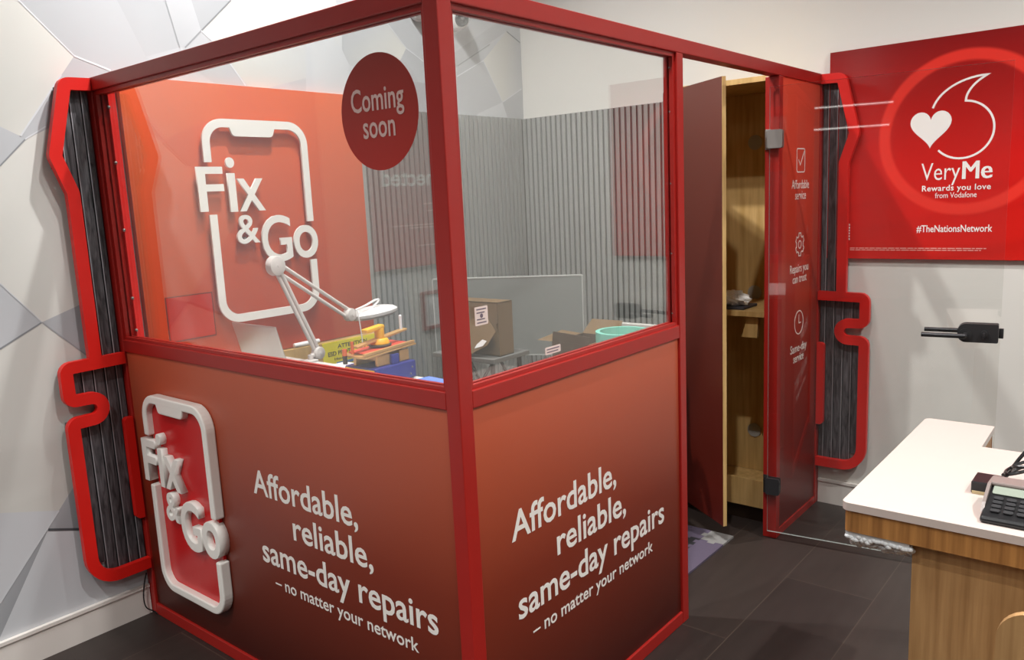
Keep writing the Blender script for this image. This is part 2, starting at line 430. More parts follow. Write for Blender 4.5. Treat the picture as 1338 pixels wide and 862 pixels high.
#@@WALL@@
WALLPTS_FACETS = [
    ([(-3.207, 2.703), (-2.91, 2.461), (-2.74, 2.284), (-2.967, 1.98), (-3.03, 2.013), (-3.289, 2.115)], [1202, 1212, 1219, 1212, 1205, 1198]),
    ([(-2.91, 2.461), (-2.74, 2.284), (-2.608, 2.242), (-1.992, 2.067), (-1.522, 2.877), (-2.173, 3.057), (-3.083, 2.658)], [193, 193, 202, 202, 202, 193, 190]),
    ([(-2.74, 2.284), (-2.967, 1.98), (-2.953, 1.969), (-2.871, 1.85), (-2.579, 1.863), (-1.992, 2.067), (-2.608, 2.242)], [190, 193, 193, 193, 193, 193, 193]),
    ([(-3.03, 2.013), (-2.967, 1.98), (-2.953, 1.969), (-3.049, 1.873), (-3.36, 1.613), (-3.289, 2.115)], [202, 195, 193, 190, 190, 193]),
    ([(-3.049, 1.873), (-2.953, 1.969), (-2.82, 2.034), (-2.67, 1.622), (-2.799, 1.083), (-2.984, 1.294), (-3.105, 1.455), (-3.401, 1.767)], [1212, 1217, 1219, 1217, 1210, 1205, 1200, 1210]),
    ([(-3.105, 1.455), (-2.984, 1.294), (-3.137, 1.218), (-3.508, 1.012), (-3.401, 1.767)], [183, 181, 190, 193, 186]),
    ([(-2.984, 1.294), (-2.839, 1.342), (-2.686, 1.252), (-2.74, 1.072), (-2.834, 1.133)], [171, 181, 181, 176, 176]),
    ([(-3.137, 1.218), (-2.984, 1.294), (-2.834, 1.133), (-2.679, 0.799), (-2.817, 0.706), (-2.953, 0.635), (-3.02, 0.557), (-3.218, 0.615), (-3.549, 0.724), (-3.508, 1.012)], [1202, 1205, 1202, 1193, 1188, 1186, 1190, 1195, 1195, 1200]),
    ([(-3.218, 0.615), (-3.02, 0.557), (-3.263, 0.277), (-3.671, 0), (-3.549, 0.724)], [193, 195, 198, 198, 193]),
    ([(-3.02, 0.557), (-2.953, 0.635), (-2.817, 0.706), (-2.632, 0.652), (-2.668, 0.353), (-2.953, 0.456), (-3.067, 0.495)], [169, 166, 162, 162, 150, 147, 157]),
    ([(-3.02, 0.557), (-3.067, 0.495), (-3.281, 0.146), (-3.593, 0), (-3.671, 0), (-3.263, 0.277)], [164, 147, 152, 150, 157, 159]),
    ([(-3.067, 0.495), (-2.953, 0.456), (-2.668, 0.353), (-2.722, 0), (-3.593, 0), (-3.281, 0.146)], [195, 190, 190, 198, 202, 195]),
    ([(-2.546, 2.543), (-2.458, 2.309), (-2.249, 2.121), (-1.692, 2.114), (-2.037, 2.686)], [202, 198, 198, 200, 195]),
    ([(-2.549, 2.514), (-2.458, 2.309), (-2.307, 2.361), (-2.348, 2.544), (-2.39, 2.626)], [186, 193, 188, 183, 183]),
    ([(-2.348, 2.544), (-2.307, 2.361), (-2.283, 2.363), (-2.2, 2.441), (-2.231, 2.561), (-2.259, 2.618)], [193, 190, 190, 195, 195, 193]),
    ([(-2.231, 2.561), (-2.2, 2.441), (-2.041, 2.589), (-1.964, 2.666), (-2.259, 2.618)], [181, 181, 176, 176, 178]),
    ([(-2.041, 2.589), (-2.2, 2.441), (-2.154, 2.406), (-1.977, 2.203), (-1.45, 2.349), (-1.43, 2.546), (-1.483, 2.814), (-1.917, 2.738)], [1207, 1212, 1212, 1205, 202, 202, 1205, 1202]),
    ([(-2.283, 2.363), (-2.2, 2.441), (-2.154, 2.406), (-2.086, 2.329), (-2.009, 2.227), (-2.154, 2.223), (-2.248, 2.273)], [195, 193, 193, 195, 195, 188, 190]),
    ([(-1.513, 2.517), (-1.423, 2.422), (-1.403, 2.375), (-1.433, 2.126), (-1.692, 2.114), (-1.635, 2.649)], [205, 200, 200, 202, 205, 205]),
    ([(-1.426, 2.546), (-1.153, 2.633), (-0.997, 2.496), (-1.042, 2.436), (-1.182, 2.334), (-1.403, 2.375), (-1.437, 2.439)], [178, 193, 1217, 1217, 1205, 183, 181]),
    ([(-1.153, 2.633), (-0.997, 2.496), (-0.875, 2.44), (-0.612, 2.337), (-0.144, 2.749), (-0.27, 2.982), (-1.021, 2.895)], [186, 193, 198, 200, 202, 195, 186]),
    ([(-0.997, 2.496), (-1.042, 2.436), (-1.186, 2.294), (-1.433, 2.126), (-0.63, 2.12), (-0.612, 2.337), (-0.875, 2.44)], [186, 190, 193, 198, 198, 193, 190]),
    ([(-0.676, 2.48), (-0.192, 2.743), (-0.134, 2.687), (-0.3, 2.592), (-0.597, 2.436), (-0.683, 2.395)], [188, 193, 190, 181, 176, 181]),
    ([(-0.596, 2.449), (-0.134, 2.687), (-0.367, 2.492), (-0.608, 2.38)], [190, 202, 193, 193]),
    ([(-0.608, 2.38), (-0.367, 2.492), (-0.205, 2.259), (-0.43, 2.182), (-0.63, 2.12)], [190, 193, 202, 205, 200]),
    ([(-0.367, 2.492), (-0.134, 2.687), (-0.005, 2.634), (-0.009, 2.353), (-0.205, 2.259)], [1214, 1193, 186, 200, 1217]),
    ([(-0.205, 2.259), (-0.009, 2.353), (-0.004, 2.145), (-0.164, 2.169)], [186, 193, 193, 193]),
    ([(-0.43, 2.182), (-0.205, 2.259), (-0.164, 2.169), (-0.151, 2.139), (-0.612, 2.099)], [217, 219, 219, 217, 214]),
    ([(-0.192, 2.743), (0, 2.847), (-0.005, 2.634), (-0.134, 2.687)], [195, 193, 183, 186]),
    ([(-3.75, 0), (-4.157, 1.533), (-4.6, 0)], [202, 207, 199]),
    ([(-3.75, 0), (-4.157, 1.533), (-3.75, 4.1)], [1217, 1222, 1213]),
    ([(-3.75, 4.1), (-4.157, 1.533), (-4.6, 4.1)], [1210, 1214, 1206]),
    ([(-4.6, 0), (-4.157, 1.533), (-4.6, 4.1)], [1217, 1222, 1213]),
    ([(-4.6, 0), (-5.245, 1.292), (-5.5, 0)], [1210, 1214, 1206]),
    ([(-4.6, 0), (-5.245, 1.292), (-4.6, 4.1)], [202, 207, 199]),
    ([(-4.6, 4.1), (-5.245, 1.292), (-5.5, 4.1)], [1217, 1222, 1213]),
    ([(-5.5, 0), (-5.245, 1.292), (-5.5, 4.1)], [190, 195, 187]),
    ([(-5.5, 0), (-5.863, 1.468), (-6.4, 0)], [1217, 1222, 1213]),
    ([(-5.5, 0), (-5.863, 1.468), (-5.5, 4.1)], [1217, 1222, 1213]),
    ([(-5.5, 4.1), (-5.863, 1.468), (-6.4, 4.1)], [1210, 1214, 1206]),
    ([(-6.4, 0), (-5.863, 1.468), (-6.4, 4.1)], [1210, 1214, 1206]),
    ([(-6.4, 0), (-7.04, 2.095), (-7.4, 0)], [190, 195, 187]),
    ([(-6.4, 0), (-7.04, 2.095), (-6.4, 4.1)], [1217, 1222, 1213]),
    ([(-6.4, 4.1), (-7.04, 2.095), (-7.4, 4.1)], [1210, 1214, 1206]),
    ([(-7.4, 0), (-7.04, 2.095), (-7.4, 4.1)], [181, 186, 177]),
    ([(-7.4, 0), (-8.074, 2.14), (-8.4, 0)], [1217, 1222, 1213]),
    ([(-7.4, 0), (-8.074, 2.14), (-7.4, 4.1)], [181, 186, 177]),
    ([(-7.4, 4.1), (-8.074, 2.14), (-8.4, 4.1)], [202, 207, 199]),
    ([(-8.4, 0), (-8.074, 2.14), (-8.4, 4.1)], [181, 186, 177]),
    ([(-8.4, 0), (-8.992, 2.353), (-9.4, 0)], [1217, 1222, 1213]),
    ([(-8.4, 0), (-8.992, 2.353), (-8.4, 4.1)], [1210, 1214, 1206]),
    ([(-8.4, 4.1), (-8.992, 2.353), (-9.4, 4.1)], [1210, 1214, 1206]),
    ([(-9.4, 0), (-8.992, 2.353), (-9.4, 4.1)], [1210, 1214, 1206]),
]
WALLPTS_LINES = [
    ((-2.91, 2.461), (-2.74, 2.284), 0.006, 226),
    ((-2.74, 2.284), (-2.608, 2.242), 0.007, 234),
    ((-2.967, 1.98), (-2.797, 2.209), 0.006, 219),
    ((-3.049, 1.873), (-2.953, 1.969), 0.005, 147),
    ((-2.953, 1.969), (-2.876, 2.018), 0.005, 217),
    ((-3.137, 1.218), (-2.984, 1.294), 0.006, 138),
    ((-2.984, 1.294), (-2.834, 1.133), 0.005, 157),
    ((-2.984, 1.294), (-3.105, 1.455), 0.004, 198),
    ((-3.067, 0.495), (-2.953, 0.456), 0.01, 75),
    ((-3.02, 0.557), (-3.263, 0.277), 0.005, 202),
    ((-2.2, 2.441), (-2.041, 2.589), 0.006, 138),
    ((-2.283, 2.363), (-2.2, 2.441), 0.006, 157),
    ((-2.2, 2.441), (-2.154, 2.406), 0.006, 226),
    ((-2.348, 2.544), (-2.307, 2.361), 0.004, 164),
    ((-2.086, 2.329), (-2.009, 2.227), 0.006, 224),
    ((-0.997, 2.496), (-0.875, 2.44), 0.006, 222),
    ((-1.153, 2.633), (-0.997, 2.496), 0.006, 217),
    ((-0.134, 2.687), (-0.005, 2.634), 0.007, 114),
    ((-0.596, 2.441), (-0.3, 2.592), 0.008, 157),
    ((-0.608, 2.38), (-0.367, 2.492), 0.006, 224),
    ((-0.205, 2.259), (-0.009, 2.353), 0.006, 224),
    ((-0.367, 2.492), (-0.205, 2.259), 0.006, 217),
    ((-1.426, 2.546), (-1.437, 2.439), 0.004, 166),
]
#@@END@@
wallpaper()

# skirtings with a small top bead
def skirt(name, F, u0, u1):
    b = MB().prism([(u0, 0), (u1, 0), (u1, .118), (u0, .118)], .0005, .014, F).prism([(u0, .118), (u1, .118), (u1, .132), (u0, .132)], .0005, .019, F)
    struct(b.build(name, SKIRT))
skirt('baseboard_left', FY(0), FYW, -B-.003)
skirt('baseboard_back', FX(0), A+.003, RX)

# ------------------------------------------------------------------ ceiling lights
def spot(x, y, fct, cone, i):
    t = thing('ceiling_spotlight', (x, y, CEIL), 'small round recessed ceiling spotlight, number %d along the shop ceiling' % i, 'ceiling light', 'round ceiling spotlights')
    t['label'] = 'small round recessed spotlight in the shop ceiling, out of the picture'
    MB().band(arc(x, y, .055, 0, 360, 24)[:-1], arc(x, y, .042, 0, 360, 24)[:-1], -.012, -.0005, FZ(CEIL), True).build('trim_ring', PURE, t)
    MB().cyl((x, y, CEIL-.006), (x, y, CEIL-.0005), .042, n=24).build('lens', mat('lit_lens', (255, 244, 228), .4, emit=(255, 240, 220), estr=8), t)
    l = bpy.data.lights.new('spot_light', 'SPOT'); l.energy = SPOT_W*fct*4; l.spot_size = math.radians(cone); l.spot_blend = .8
    l.shadow_soft_size = .035; l.color = (1, .985, .96)
    o = bpy.data.objects.new('spot_light', l); COL.objects.link(o); o.parent = t; o.location = (0, 0, -.03)
for i, s in enumerate(SPOTS): spot(*s, i)
def panel(x, y, i):
    t = thing('added_fill_panel', (x, y, CEIL), 'square flat fill panel added in the ceiling for soft light, out of the picture', 'ceiling light', 'added square fill panels')
    F = FZ(CEIL)
    MB().band(rrect(x-.31, y-.31, x+.31, y+.31, .01, 2), rrect(x-.29, y-.29, x+.29, y+.29, .01, 2), -.014, -.0005, F, True).build('frame', PURE, t)
    MB().box((x-.29, y-.29, CEIL-.008), (x+.29, y+.29, CEIL-.0008)).build('diffuser', mat('fill_diffuser', (255, 250, 240), .5, emit=(255, 248, 236), estr=1.2), t)
    l = bpy.data.lights.new('fill_light', 'AREA'); l.shape = 'SQUARE'; l.size = .56; l.energy = FILL_PANEL_W; l.color = (1, .97, .92)  # added lamp giving ambient fill
    o = bpy.data.objects.new('fill_light', l); COL.objects.link(o); o.parent = t; o.location = (0, 0, -.02)
for i, s in enumerate(FILL_PANELS): panel(*s, i)
# two long thin luminaires on the far shop wall (seen only as streaks in the glass door)
for (x0, x1, z) in ((1.1, 2.45, 2.72), (1.35, 2.41, 2.42)):
    t = thing('linear_light', ((x0+x1)/2, FYW+.05, z), 'long thin lit strip on the far shop wall, mirrored in the glass door', 'wall light', 'strip lights on the far wall')
    MB().box((x0, FYW+.001, z-.02), (x1, FYW+.05, z+.02)).build('housing', PURE, t)
    MB().box((x0+.01, FYW+.0505, z-.006), (x1-.01, FYW+.06, z+.006)).build('diffuser', mat('lit_strip', (255, 255, 255), .5, emit=(255, 250, 244), estr=3), t)

# ------------------------------------------------------------------ the booth
PANEL_RAMP = ramp_mat('panel_ramp', [(0, (58, 14, 7)), (.5, (124, 46, 28)), (1, (192, 90, 60))], .04, 1.14, .36, 0)  # orange red at the top, darker towards the bottom
ICON_RAMP = ramp_mat('icon_panel_ramp', [(0, (92, 22, 18)), (.45, (150, 46, 34)), (1, (224, 82, 58))], .04, 2.15, .36, 0)  # same kind of ramp: darker towards the bottom
booth = thing('repair_booth', (A/2, -B/2, 0), 'red framed repair booth with glass upper windows, printed lower panels and an open glass door', 'booth')
t5 = .05
def part(mb, name, m, parent=None, **k): return mb.build(name, m, parent or booth, **k)
part(MB().box((A-t5, -B, 0), (A, -B+t5, H-.0005), .003), 'corner_post', RED)
part(MB().box((.001, -B, 0), (t5, -B+t5, H-.05), .003), 'post', RED)
YD, YJ = -1.4824, -.5874
part(MB().box((A-t5, YD-.047, 0), (A, YD, H-.05), .003), 'post', RED)
part(MB().box((A-.065, YJ, 0), (A, YJ+.045, H-.05), .003), 'post', RED)
part(MB().box((A-t5, -.047, 0), (A, -.001, H-.05), .003), 'post', RED)
part(MB().box((.001, -B, H-.05), (A-t5, -B+t5, H), .003), 'top_rail', RED)
part(MB().box((A-t5, -B+t5, H-.05), (A, -.001, H), .003), 'top_rail', RED)
ZS0, ZS1 = 1.137, 1.186
part(MB().box((t5, -B+.001, ZS0), (A-t5, -B+t5, ZS1), .003), 'sill_rail', RED)
part(MB().box((A-t5, -B+t5, ZS0), (A-.001, YD-.047, ZS1), .003), 'sill_rail', RED)
part(MB().box((t5, -B+.001, 0), (A-t5, -B+t5, .05), .003), 'bottom_rail', RED)
part(MB().box((A-t5, -B+t5, 0), (A-.001, YD-.047, .05), .003), 'bottom_rail', RED)
part(MB().box((A-t5, YJ+.045, 0), (A-.001, -.047, .038), .002), 'bottom_rail', RED)
# lower printed panels
pl = part(MB().box((t5, -B+.010, .05), (A-t5, -B+.03, ZS0)), 'lower_panel', PANEL_RAMP)
pr = part(MB().box((A-.03, -B+t5, .05), (A-.010, YD-.047, ZS0)), 'lower_panel', PANEL_RAMP)
pi = part(MB().box((A-.03, YJ+.045, .038), (A-.008, -.047, H-.05)), 'icon_panel', ICON_RAMP)
SLOGAN = [('Affordable,', .880, 1.434, .712, .085), ('reliable,', 1.092, 1.491, .591, .085), ('same-day repairs', .896, 1.755, .466, .085), ('– no matter your network', .958, 1.668, .383, .042)]
for s, u0, u1, v, cap in SLOGAN:
    k = .013 if cap > .05 else .009
    text('lettering', s, FX(-B+.010), u0, u1, v, cap, WHITE_TXT, pl, bold=k)
    text('lettering', s, FY(A-.010), u0-3.408, u1-3.408, v, cap, WHITE_TXT, pr, bold=k)
F = FY(A-.008)
def strokes(name, L, parent, F, m, wd=.0055):
    b = MB()
    for path, cl in L: b.stroke(path, wd, .0004, .001, F, cl)
    return b.build(name, m, parent)
yc = -.296
strokes('icon', [(rrect(yc-.052, 1.732, yc+.052, 1.84, .012, 3), True), ([(yc-.03, 1.79), (yc-.008, 1.765), (yc+.05, 1.835)], False)], pi, F, WHITE_TXT)
gear = []
for i in range(6):
    a0 = 60*i
    for da, r in ((-13, .056), (13, .056), (19, .043), (41, .043)):
        gear.append((yc+r*math.cos(math.radians(a0+da+90)), 1.39+r*math.sin(math.radians(a0+da+90))))
strokes('icon', [(gear, True), (arc(yc, 1.39, .018, 0, 360, 20)[:-1], True)], pi, F, WHITE_TXT)
strokes('icon', [(arc(yc, 1.011, .057, 0, 360, 28)[:-1], True), ([(yc, 1.05), (yc, 1.008), (yc+.028, 1.008)], False)], pi, F, WHITE_TXT)
for s, u0, u1, v in (('Affordable', -.41, -.185, 1.655), ('service', -.365, -.225, 1.605), ('Repairs you', -.42, -.178, 1.258), ('can trust', -.385, -.2, 1.208), ('Same-day', -.405, -.185, .868), ('service', -.365, -.225, .818)):
    text('lettering', s, F, u0, u1, v, .04, WHITE_TXT, pi, bold=.004)
# glazing
def bead(u0, u1, F, name='glazing_bead'):
    z0, z1 = ZS1, H-.05
    b = MB()
    b.band([(u0, z0), (u1, z0), (u1, z1), (u0, z1)], [(u0+.014, z0+.011), (u1-.014, z0+.011), (u1-.014, z1-.014), (u0+.014, z1-.014)], 0, .014, F, True)
    return part(b, name, RED)
b1 = bead(t5, A-t5, FX(-B+.024)); b2 = bead(t5, A-t5, FX(-B+.046))
b3 = bead(-B+t5, YD-.047, FY(A-.024)); b4 = bead(-B+t5, YD-.047, FY(A-.046))
part(MB().box((t5+.004, -B+.0245, ZS1+.003), (A-t5-.004, -B+.0315, H-.053)), 'window_pane', GLASS)
part(MB().box((A-.0315, -B+t5+.004, ZS1+.003), (A-.0245, YD-.051, H-.053)), 'window_pane', GLASS)
# bright inner jamb strip with screws beside the wall
stp = part(MB().box((.0505, -B+.0465, ZS1), (.082, -B+.075, H-.05), .001), 'wall_channel', RED_B)
for z in (1.22, 1.35, 1.62, 1.88, 2.09): MB().sphere((.0835, -B+.045, z), .0065, n=10).build('screw', STEEL, stp, smooth=True)
for z in (1.23, 1.45, 1.7, 1.95, 2.1): MB().sphere((A-.022, YD-.056, z), .006, n=10).build('screw', STEEL, b3, smooth=True)
MB().box((.052, -B+.040, 2.055), (.062, -B+.0464, 2.135), .001).build('clip', PURE, stp)
# glass door, swung open outwards
dv = Vector((1, .132, 0)).normalized(); dn = Vector((dv.y, -dv.x, 0)); P0 = Vector((1.862, -.6013, 0))
DW = .914
def FD(off=0.0): return lambda u, v, w_: P0+dv*u+dn*(off+w_)+Vector((0, 0, v))
door = part(MB().prism([(0, .041), (DW, .041), (DW, 2.103), (0, 2.103)], 0, .010, FD()), 'glass_door', [GLASSD, mat('polished_glass_edge', (150, 158, 154), .3)])
for pg in door.data.polygons:
    if abs(pg.normal.dot(dn)) < .5: pg.material_index = 1
for zc, m in ((1.878, STEEL), (.27, DGREY)):
    b = MB()
    b.prism(rrect(-.006, zc-.04, .058, zc+.04, .008, 3), .0105, .022, FD()).prism(rrect(-.006, zc-.04, .058, zc+.04, .008, 3), -.012, -.0005, FD())
    b.box((1.836, YJ-.006, zc-.045), (1.862, YJ-.0003, zc+.045), .002).cyl((1.850, YJ-.012, zc-.035), (1.850, YJ-.012, zc+.035), .008)
    b.build('hinge', m, door, smooth=True)
b = MB(); zc = 1.05
for s0, s1 in ((.0105, .028), (-.018, -.0005)):
    b.prism(rounded([(DW-.15, zc-.038, .03), (DW-.006, zc-.038, .006), (DW-.006, zc+.038, .006), (DW-.15, zc+.038, .03)], True, 6), s0, s1, FD())
F = FD()
for sg, o0 in ((1, .028), (-1, -.018)):
    b.cyl(F(DW-.122, zc-.006, o0), F(DW-.122, zc-.006, o0+sg*.006), .024, n=24)
    b.tube([F(DW-.122, zc-.006, o0), F(DW-.122, zc-.006, o0+sg*.036), F(DW-.14, zc-.006, o0+sg*.044), F(DW-.278, zc-.006, o0+sg*.044)], .0095, 12, 5)
b.cyl(F(DW-.055, zc, .028), F(DW-.055, zc, .040), .013).box(F(DW-.055, zc, .046)-Vector((.004, .009, .016)), F(DW-.055, zc, .046)+Vector((.004, .009, .006)), .002)
b.box(F(DW+.003, zc, .005)-Vector((.008, .006, .02)), F(DW+.003, zc, .005)+Vector((.008, .006, .02)), .001)
h = b.build('door_handle', DGREY, door, smooth=True); h['label'] = 'dark grey lever handle and lock case'

# ------------------------------------------------------------------ round and small stickers on the glass
cs = thing('round_window_sticker', (1.641, -B+.0225, 1.765), 'round red sticker reading Coming soon stuck on the booth window', 'sticker')
MB().prism(arc(1.641, 1.9155, .1505, 0, 360, 64)[:-1], 0, .0012, FX(-B+.0242)).build('disc', ramp_mat('sticker_print', [(0, (176, 34, 22)), (1, (140, 34, 22))], 0, .3, .4), cs)
for s, u0, u1, v in (('Coming', 1.535, 1.742, 1.922), ('soon', 1.577, 1.703, 1.852)):
    text('lettering', s, FX(-B+.023), u0, u1, v, .058, mat('sticker_text', (214, 184, 178), .5), cs, bold=.012)
st = []
for (u0, u1, v0, v1, lab) in ((-2.617, -2.565, 1.347, 1.397, 'small white square label on the booth window in front of the torn cardboard box'), (-2.318, -2.242, 1.214, 1.236, 'small white oblong label low on the booth window in front of the open box')):
    t = thing('glass_label', (A-.023, (u0+u1)/2, v0), lab, 'label')
    MB().prism(rrect(u0, v0, u1, v1, .003, 2), .0004, .0012, FY(A-.0245)).build('sheet', mat('pinkish_label', (226, 208, 202), .6), t)
    b = MB(); hgt = v1-v0; n = 5 if hgt > .03 else 2
    for i in range(n):
        vv = v1-hgt*(i+.8)/(n+.6)
        if n == 5 and i == 2: b.prism(arc((u0+u1)/2, vv, .006, 0, 360, 14)[:-1], .0013, .0016, FY(A-.0245)); continue
        b.prism([(u0+.007, vv-.0015), (u1-.007-.006*(i % 2), vv-.0015), (u1-.007-.006*(i % 2), vv+.0015), (u0+.007, vv+.0015)], .0013, .0016, FY(A-.0245))
    b.build('print', mat('label_ink', (110, 96, 110), .6), t)

# ------------------------------------------------------------------ phone signs
SW, SH, RD, STK = .541, .890, .085, .036
def phone(t, F, depth, w0, m, bev, grow=1.0, letter_depth=None):
    """white outline of a phone with a gap for the words, in sign coordinates"""
    h = STK/2; x0, x1, y0, y1 = h, SW-h, h, SH-h; r = RD
    top = [(x0, .705)]+arc(x0+r, y1-r, r, 180, 90, 9)+arc(x1-r, y1-r, r, 90, 0, 9)+[(x1, .428)]
    bot = [(x0, .482)]+arc(x0+r, y0+r, r, 180, 270, 9)+arc(x1-r, y0+r, r, 270, 360, 9)+[(x1, .245)]
    parts = []
    b = MB().stroke(top, STK, w0, w0+depth, F)
    parts.append(b.build('phone_outline', m, t))
    nt_ = rounded([(.125, SH-STK*.6, 0), (.137, SH-STK-.002, .0), (.150, .817, .022), (.352, .817, .022), (.365, SH-STK-.002, .0), (.377, SH-STK*.6, 0)], True, 5)
    parts.append(MB().prism(nt_, w0, w0+depth*.995, F).build('phone_notch', m, t))
    parts.append(MB().stroke(bot, STK, w0, w0+depth, F).build('phone_outline', m, t))
    if bev:
        for o in parts:
            md = o.modifiers.new('edge', 'BEVEL'); md.width = bev; md.segments = 3; md.limit_method = 'ANGLE'; md.angle_limit = math.radians(50)
    for ch, u0, u1, v0, v1, bo in (('F', -.040, .082, .496, .686, .012), ('i', .101, .143, .490, .726, .010), ('x', .149, .282, .490, .634, .008), ('&', .124, .238, .346, .474, .006),
                               ('G', .247, .408, .250, .466, .010), ('o', .419, .557, .255, .412, .010)):
        text('letter', ch, F, u0, u1, v0, 0, m, t, w0=w0, thick=letter_depth or depth, bold=bo, v1=v1, bevel=.008 if bev else 0, res=5)
ws = thing('phone_wall_sign', (.04, -2.02, 1.18), 'flat white phone outline sign reading Fix and Go on the red panel inside the booth', 'sign')
phone(ws, lambda u, v, w_: Vector((.0302+w_, -2.287+u, 1.18+v)), .010, .020, WHITE_SIGN, 0)
for (u, v) in ((.1, .872), (.45, .872), (.018, .6), (.523, .6), (.018, .3), (.523, .15), (.2, .018), (.42, .018), (-.022, .59), (.122, .55), (.215, .56), (.168, .37), (.268, .36), (.437, .33)):
    MB().cyl((.0303, -2.287+u, 1.18+v), (.0505, -2.287+u, 1.18+v), .006, n=10).build('standoff', STEEL, ws)
fs = thing('raised_phone_sign', (.48, -B-.03, .18), 'thick raised white phone sign reading Fix and Go, on the outside of the booth', 'sign')
KU, KV = .866, .908; U0, V0 = .202, .183
FS = lambda u, v, w_: Vector((U0+u*KU, -B+.0095-w_, V0+v*KV))
MB().prism(rounded([(.024, .024, .065), (SW-.024, .024, .065), (SW-.024, SH-.024, .065), (.024, SH-.024, .065)], True, 8), .001, .014, FS).build('back_plate', RED_SIGN, fs)
phone(fs, FS, .040, .0005, WHITE_SIGN, .006)

# ------------------------------------------------------------------ decorative bracket panels on the walls
def bracket(F, rev, label):
    # profile: (distance out from booth, height, corner radius)
    prof = [(0, 2.197, 0), (.117, 2.194, .02), (.185, 1.907, .006), (.137, 1.766, .012), (.137, 1.137, .0), (.250, 1.130, .032), (.250, .986, .028), (.190, .962, .0), (.157, .955, .018),
            (.157, .914, .018), (.190, .906, .0), (.250, .898, .03), (.250, .215, .12), (0, .215, 0)]
    shp = [(x, z) for x, z, _ in prof]
    wb = .046
    # sharp inner offset, then rounded
    inn = offset(shp, wb) if True else None
    cx = sum(x for x, _ in shp)/len(shp)
    if inn[2][0] > shp[2][0]: inn = offset(shp, -wb)
    inn[0] = (0, inn[0][1]); inn[-1] = (0, inn[-1][1])
    rad = [0, .006, .01, .05, 0, .006, .004, .0, .06, .06, .0, .006, .075, 0]
    o_ = rounded(prof, False, 6)
    # inner polyline resampled to match the outer one
    i_ = []
    # hand-set inner path so that the band keeps its width round the notch
    ip = [(0, 2.197-wb, 0), (.078, 2.148, .006), (.135, 1.905, .01), (.090, 1.770, .012), (.090, 1.137-.0, 0), (.090, 1.136, 0), (.090, 1.090, 0)]
    red = MB()
    # band pieces follow the outline; lower block and upper arm are stroked along their centre lines
    up = rounded([(0, 2.197-wb/2, 0), (.095, 2.171, .024), (.160, 1.906, .024), (.1135, 1.768, .026), (.1135, 1.11, 0)], False, 5)
    lo = rounded([(0, 1.137-wb/2, 0), (.227, 1.110, .024), (.227, .981, .0235), (.16, .979, 0)], False, 5)+arc(.150, .9365, .0425, 92, 268, 12)+rounded([(.16, .894, 0), (.227, .893, .0235), (.227, .238, .10), (0, .238, 0)], False, 8)
    fl = (lambda L: [(-x, z) for x, z in L]) if rev else (lambda L: list(L))
    t = thing('bracket_panel', F(0, .215, .03), label, 'wall panel', 'red outlined timber panels beside the booth')
    red.stroke(fl(up), wb, .030, .058, F).stroke(fl(lo), wb, .030, .0575, F)
    red.prism(rounded([((-1 if rev else 1)*x, z, r) for x, z, r in ((0, .87, 0), (.034, .87, .02), (.034, .44, .02), (0, .44, 0))], True, 5), .03, .0585, F)
    red.build('red_outline', RED_B, t)
    # charred timber boards behind the outline, cut to its profile by their own lengths
    def top(x): return 2.17 if x < .10 else (1.10)
    xs = [0.001, .030, .074, .118, .162, .206]
    for a, c in zip(xs, xs[1:]+[.238]):
        xm = (a+c)/2
        spans = []
        if xm < .1: spans = [(.245, 2.16)]
        elif xm < .13: spans = [(.245, 1.76), ] if xm < .11 else [(.25, .92), (.955, 1.10), (1.80, 1.99)]
        elif xm < .16: spans = [(.25, .895), (.98, 1.10), (1.86, 1.95)]
        else: spans = [(.30, .895), (.985, 1.10)]
        for z0, z1 in spans:
            bb = MB().prism(fl([(a+.0035, z0), (c-.001, z0), (c-.001, z1), (a+.0035, z1)]), .004, .024, F).build('timber_board', CHAR, t)
            MB().prism(fl([(c-.0045, z0), (c-.0012, z0), (c-.0012, z1), (c-.0045, z1)]), .0241, .0252, F).build('pale_edge', CHAR_EDGE, bb)  # pale strip along one edge of each board
    # kink board
    return t
bracket(lambda u, v, w_: Vector((w_, -B-.001+u, v)), True, 'red outlined charred timber panel on the faceted wall, beside the raised phone sign')
bracket(lambda u, v, w_: Vector((A+.001+u, -w_, v)), False, 'red outlined charred timber panel on the white wall, under the edge of the red poster')

# thin loose cable below the bracket
c = MB().tube([(.035, -2.735, .19), (.03, -2.745, .15), (.034, -2.758, .09), (.04, -2.755, .045), (.05, -2.73, .02), (.06, -2.722, .008)], .0028, 6, 5).build('loose_cable', BLACKP, smooth=True)
tag(c, 'thin black loose cable hanging down to the floor at the booth corner', 'cable')

# ------------------------------------------------------------------ inside: wall panels
rp = thing('red_wall_panel', (.02, -2.0, 1.0), 'large orange red panel on the wall inside the booth, behind the phone outline sign', 'wall panel')
MB().box((.001, -2.60, 1.012), (.03, -1.392, 2.22), .001).build('board', ramp_mat('wall_panel_ramp', [(0, (170, 56, 20)), (.5, (194, 82, 46)), (1, (224, 102, 58))], 0, 1.22, .4), rp)  # lighter orange towards the top of the board
MB().box((.0302, -2.51, 1.14), (.0335, -2.303, 1.325), .001).build('deep_red_square', mat('square_red', (180, 30, 6), .6, spec=.2), rp)  # square of deeper red on the board, with a dark rim
MB().band([(-2.514, 1.136), (-2.299, 1.136), (-2.299, 1.329), (-2.514, 1.329)], [(-2.510, 1.140), (-2.303, 1.140), (-2.303, 1.325), (-2.510, 1.325)], .0003, .003, FY(.03), True).build('square_rim', mat('square_rim_dark', (84, 22, 14), .5), rp)
ob = MB().box((.001, -2.60, .80), (.055, -1.392, 1.008), .002).build('oak_ledge_board', OAK_L)
tag(ob, 'long light oak board along the wall under the red wall panel', 'board')

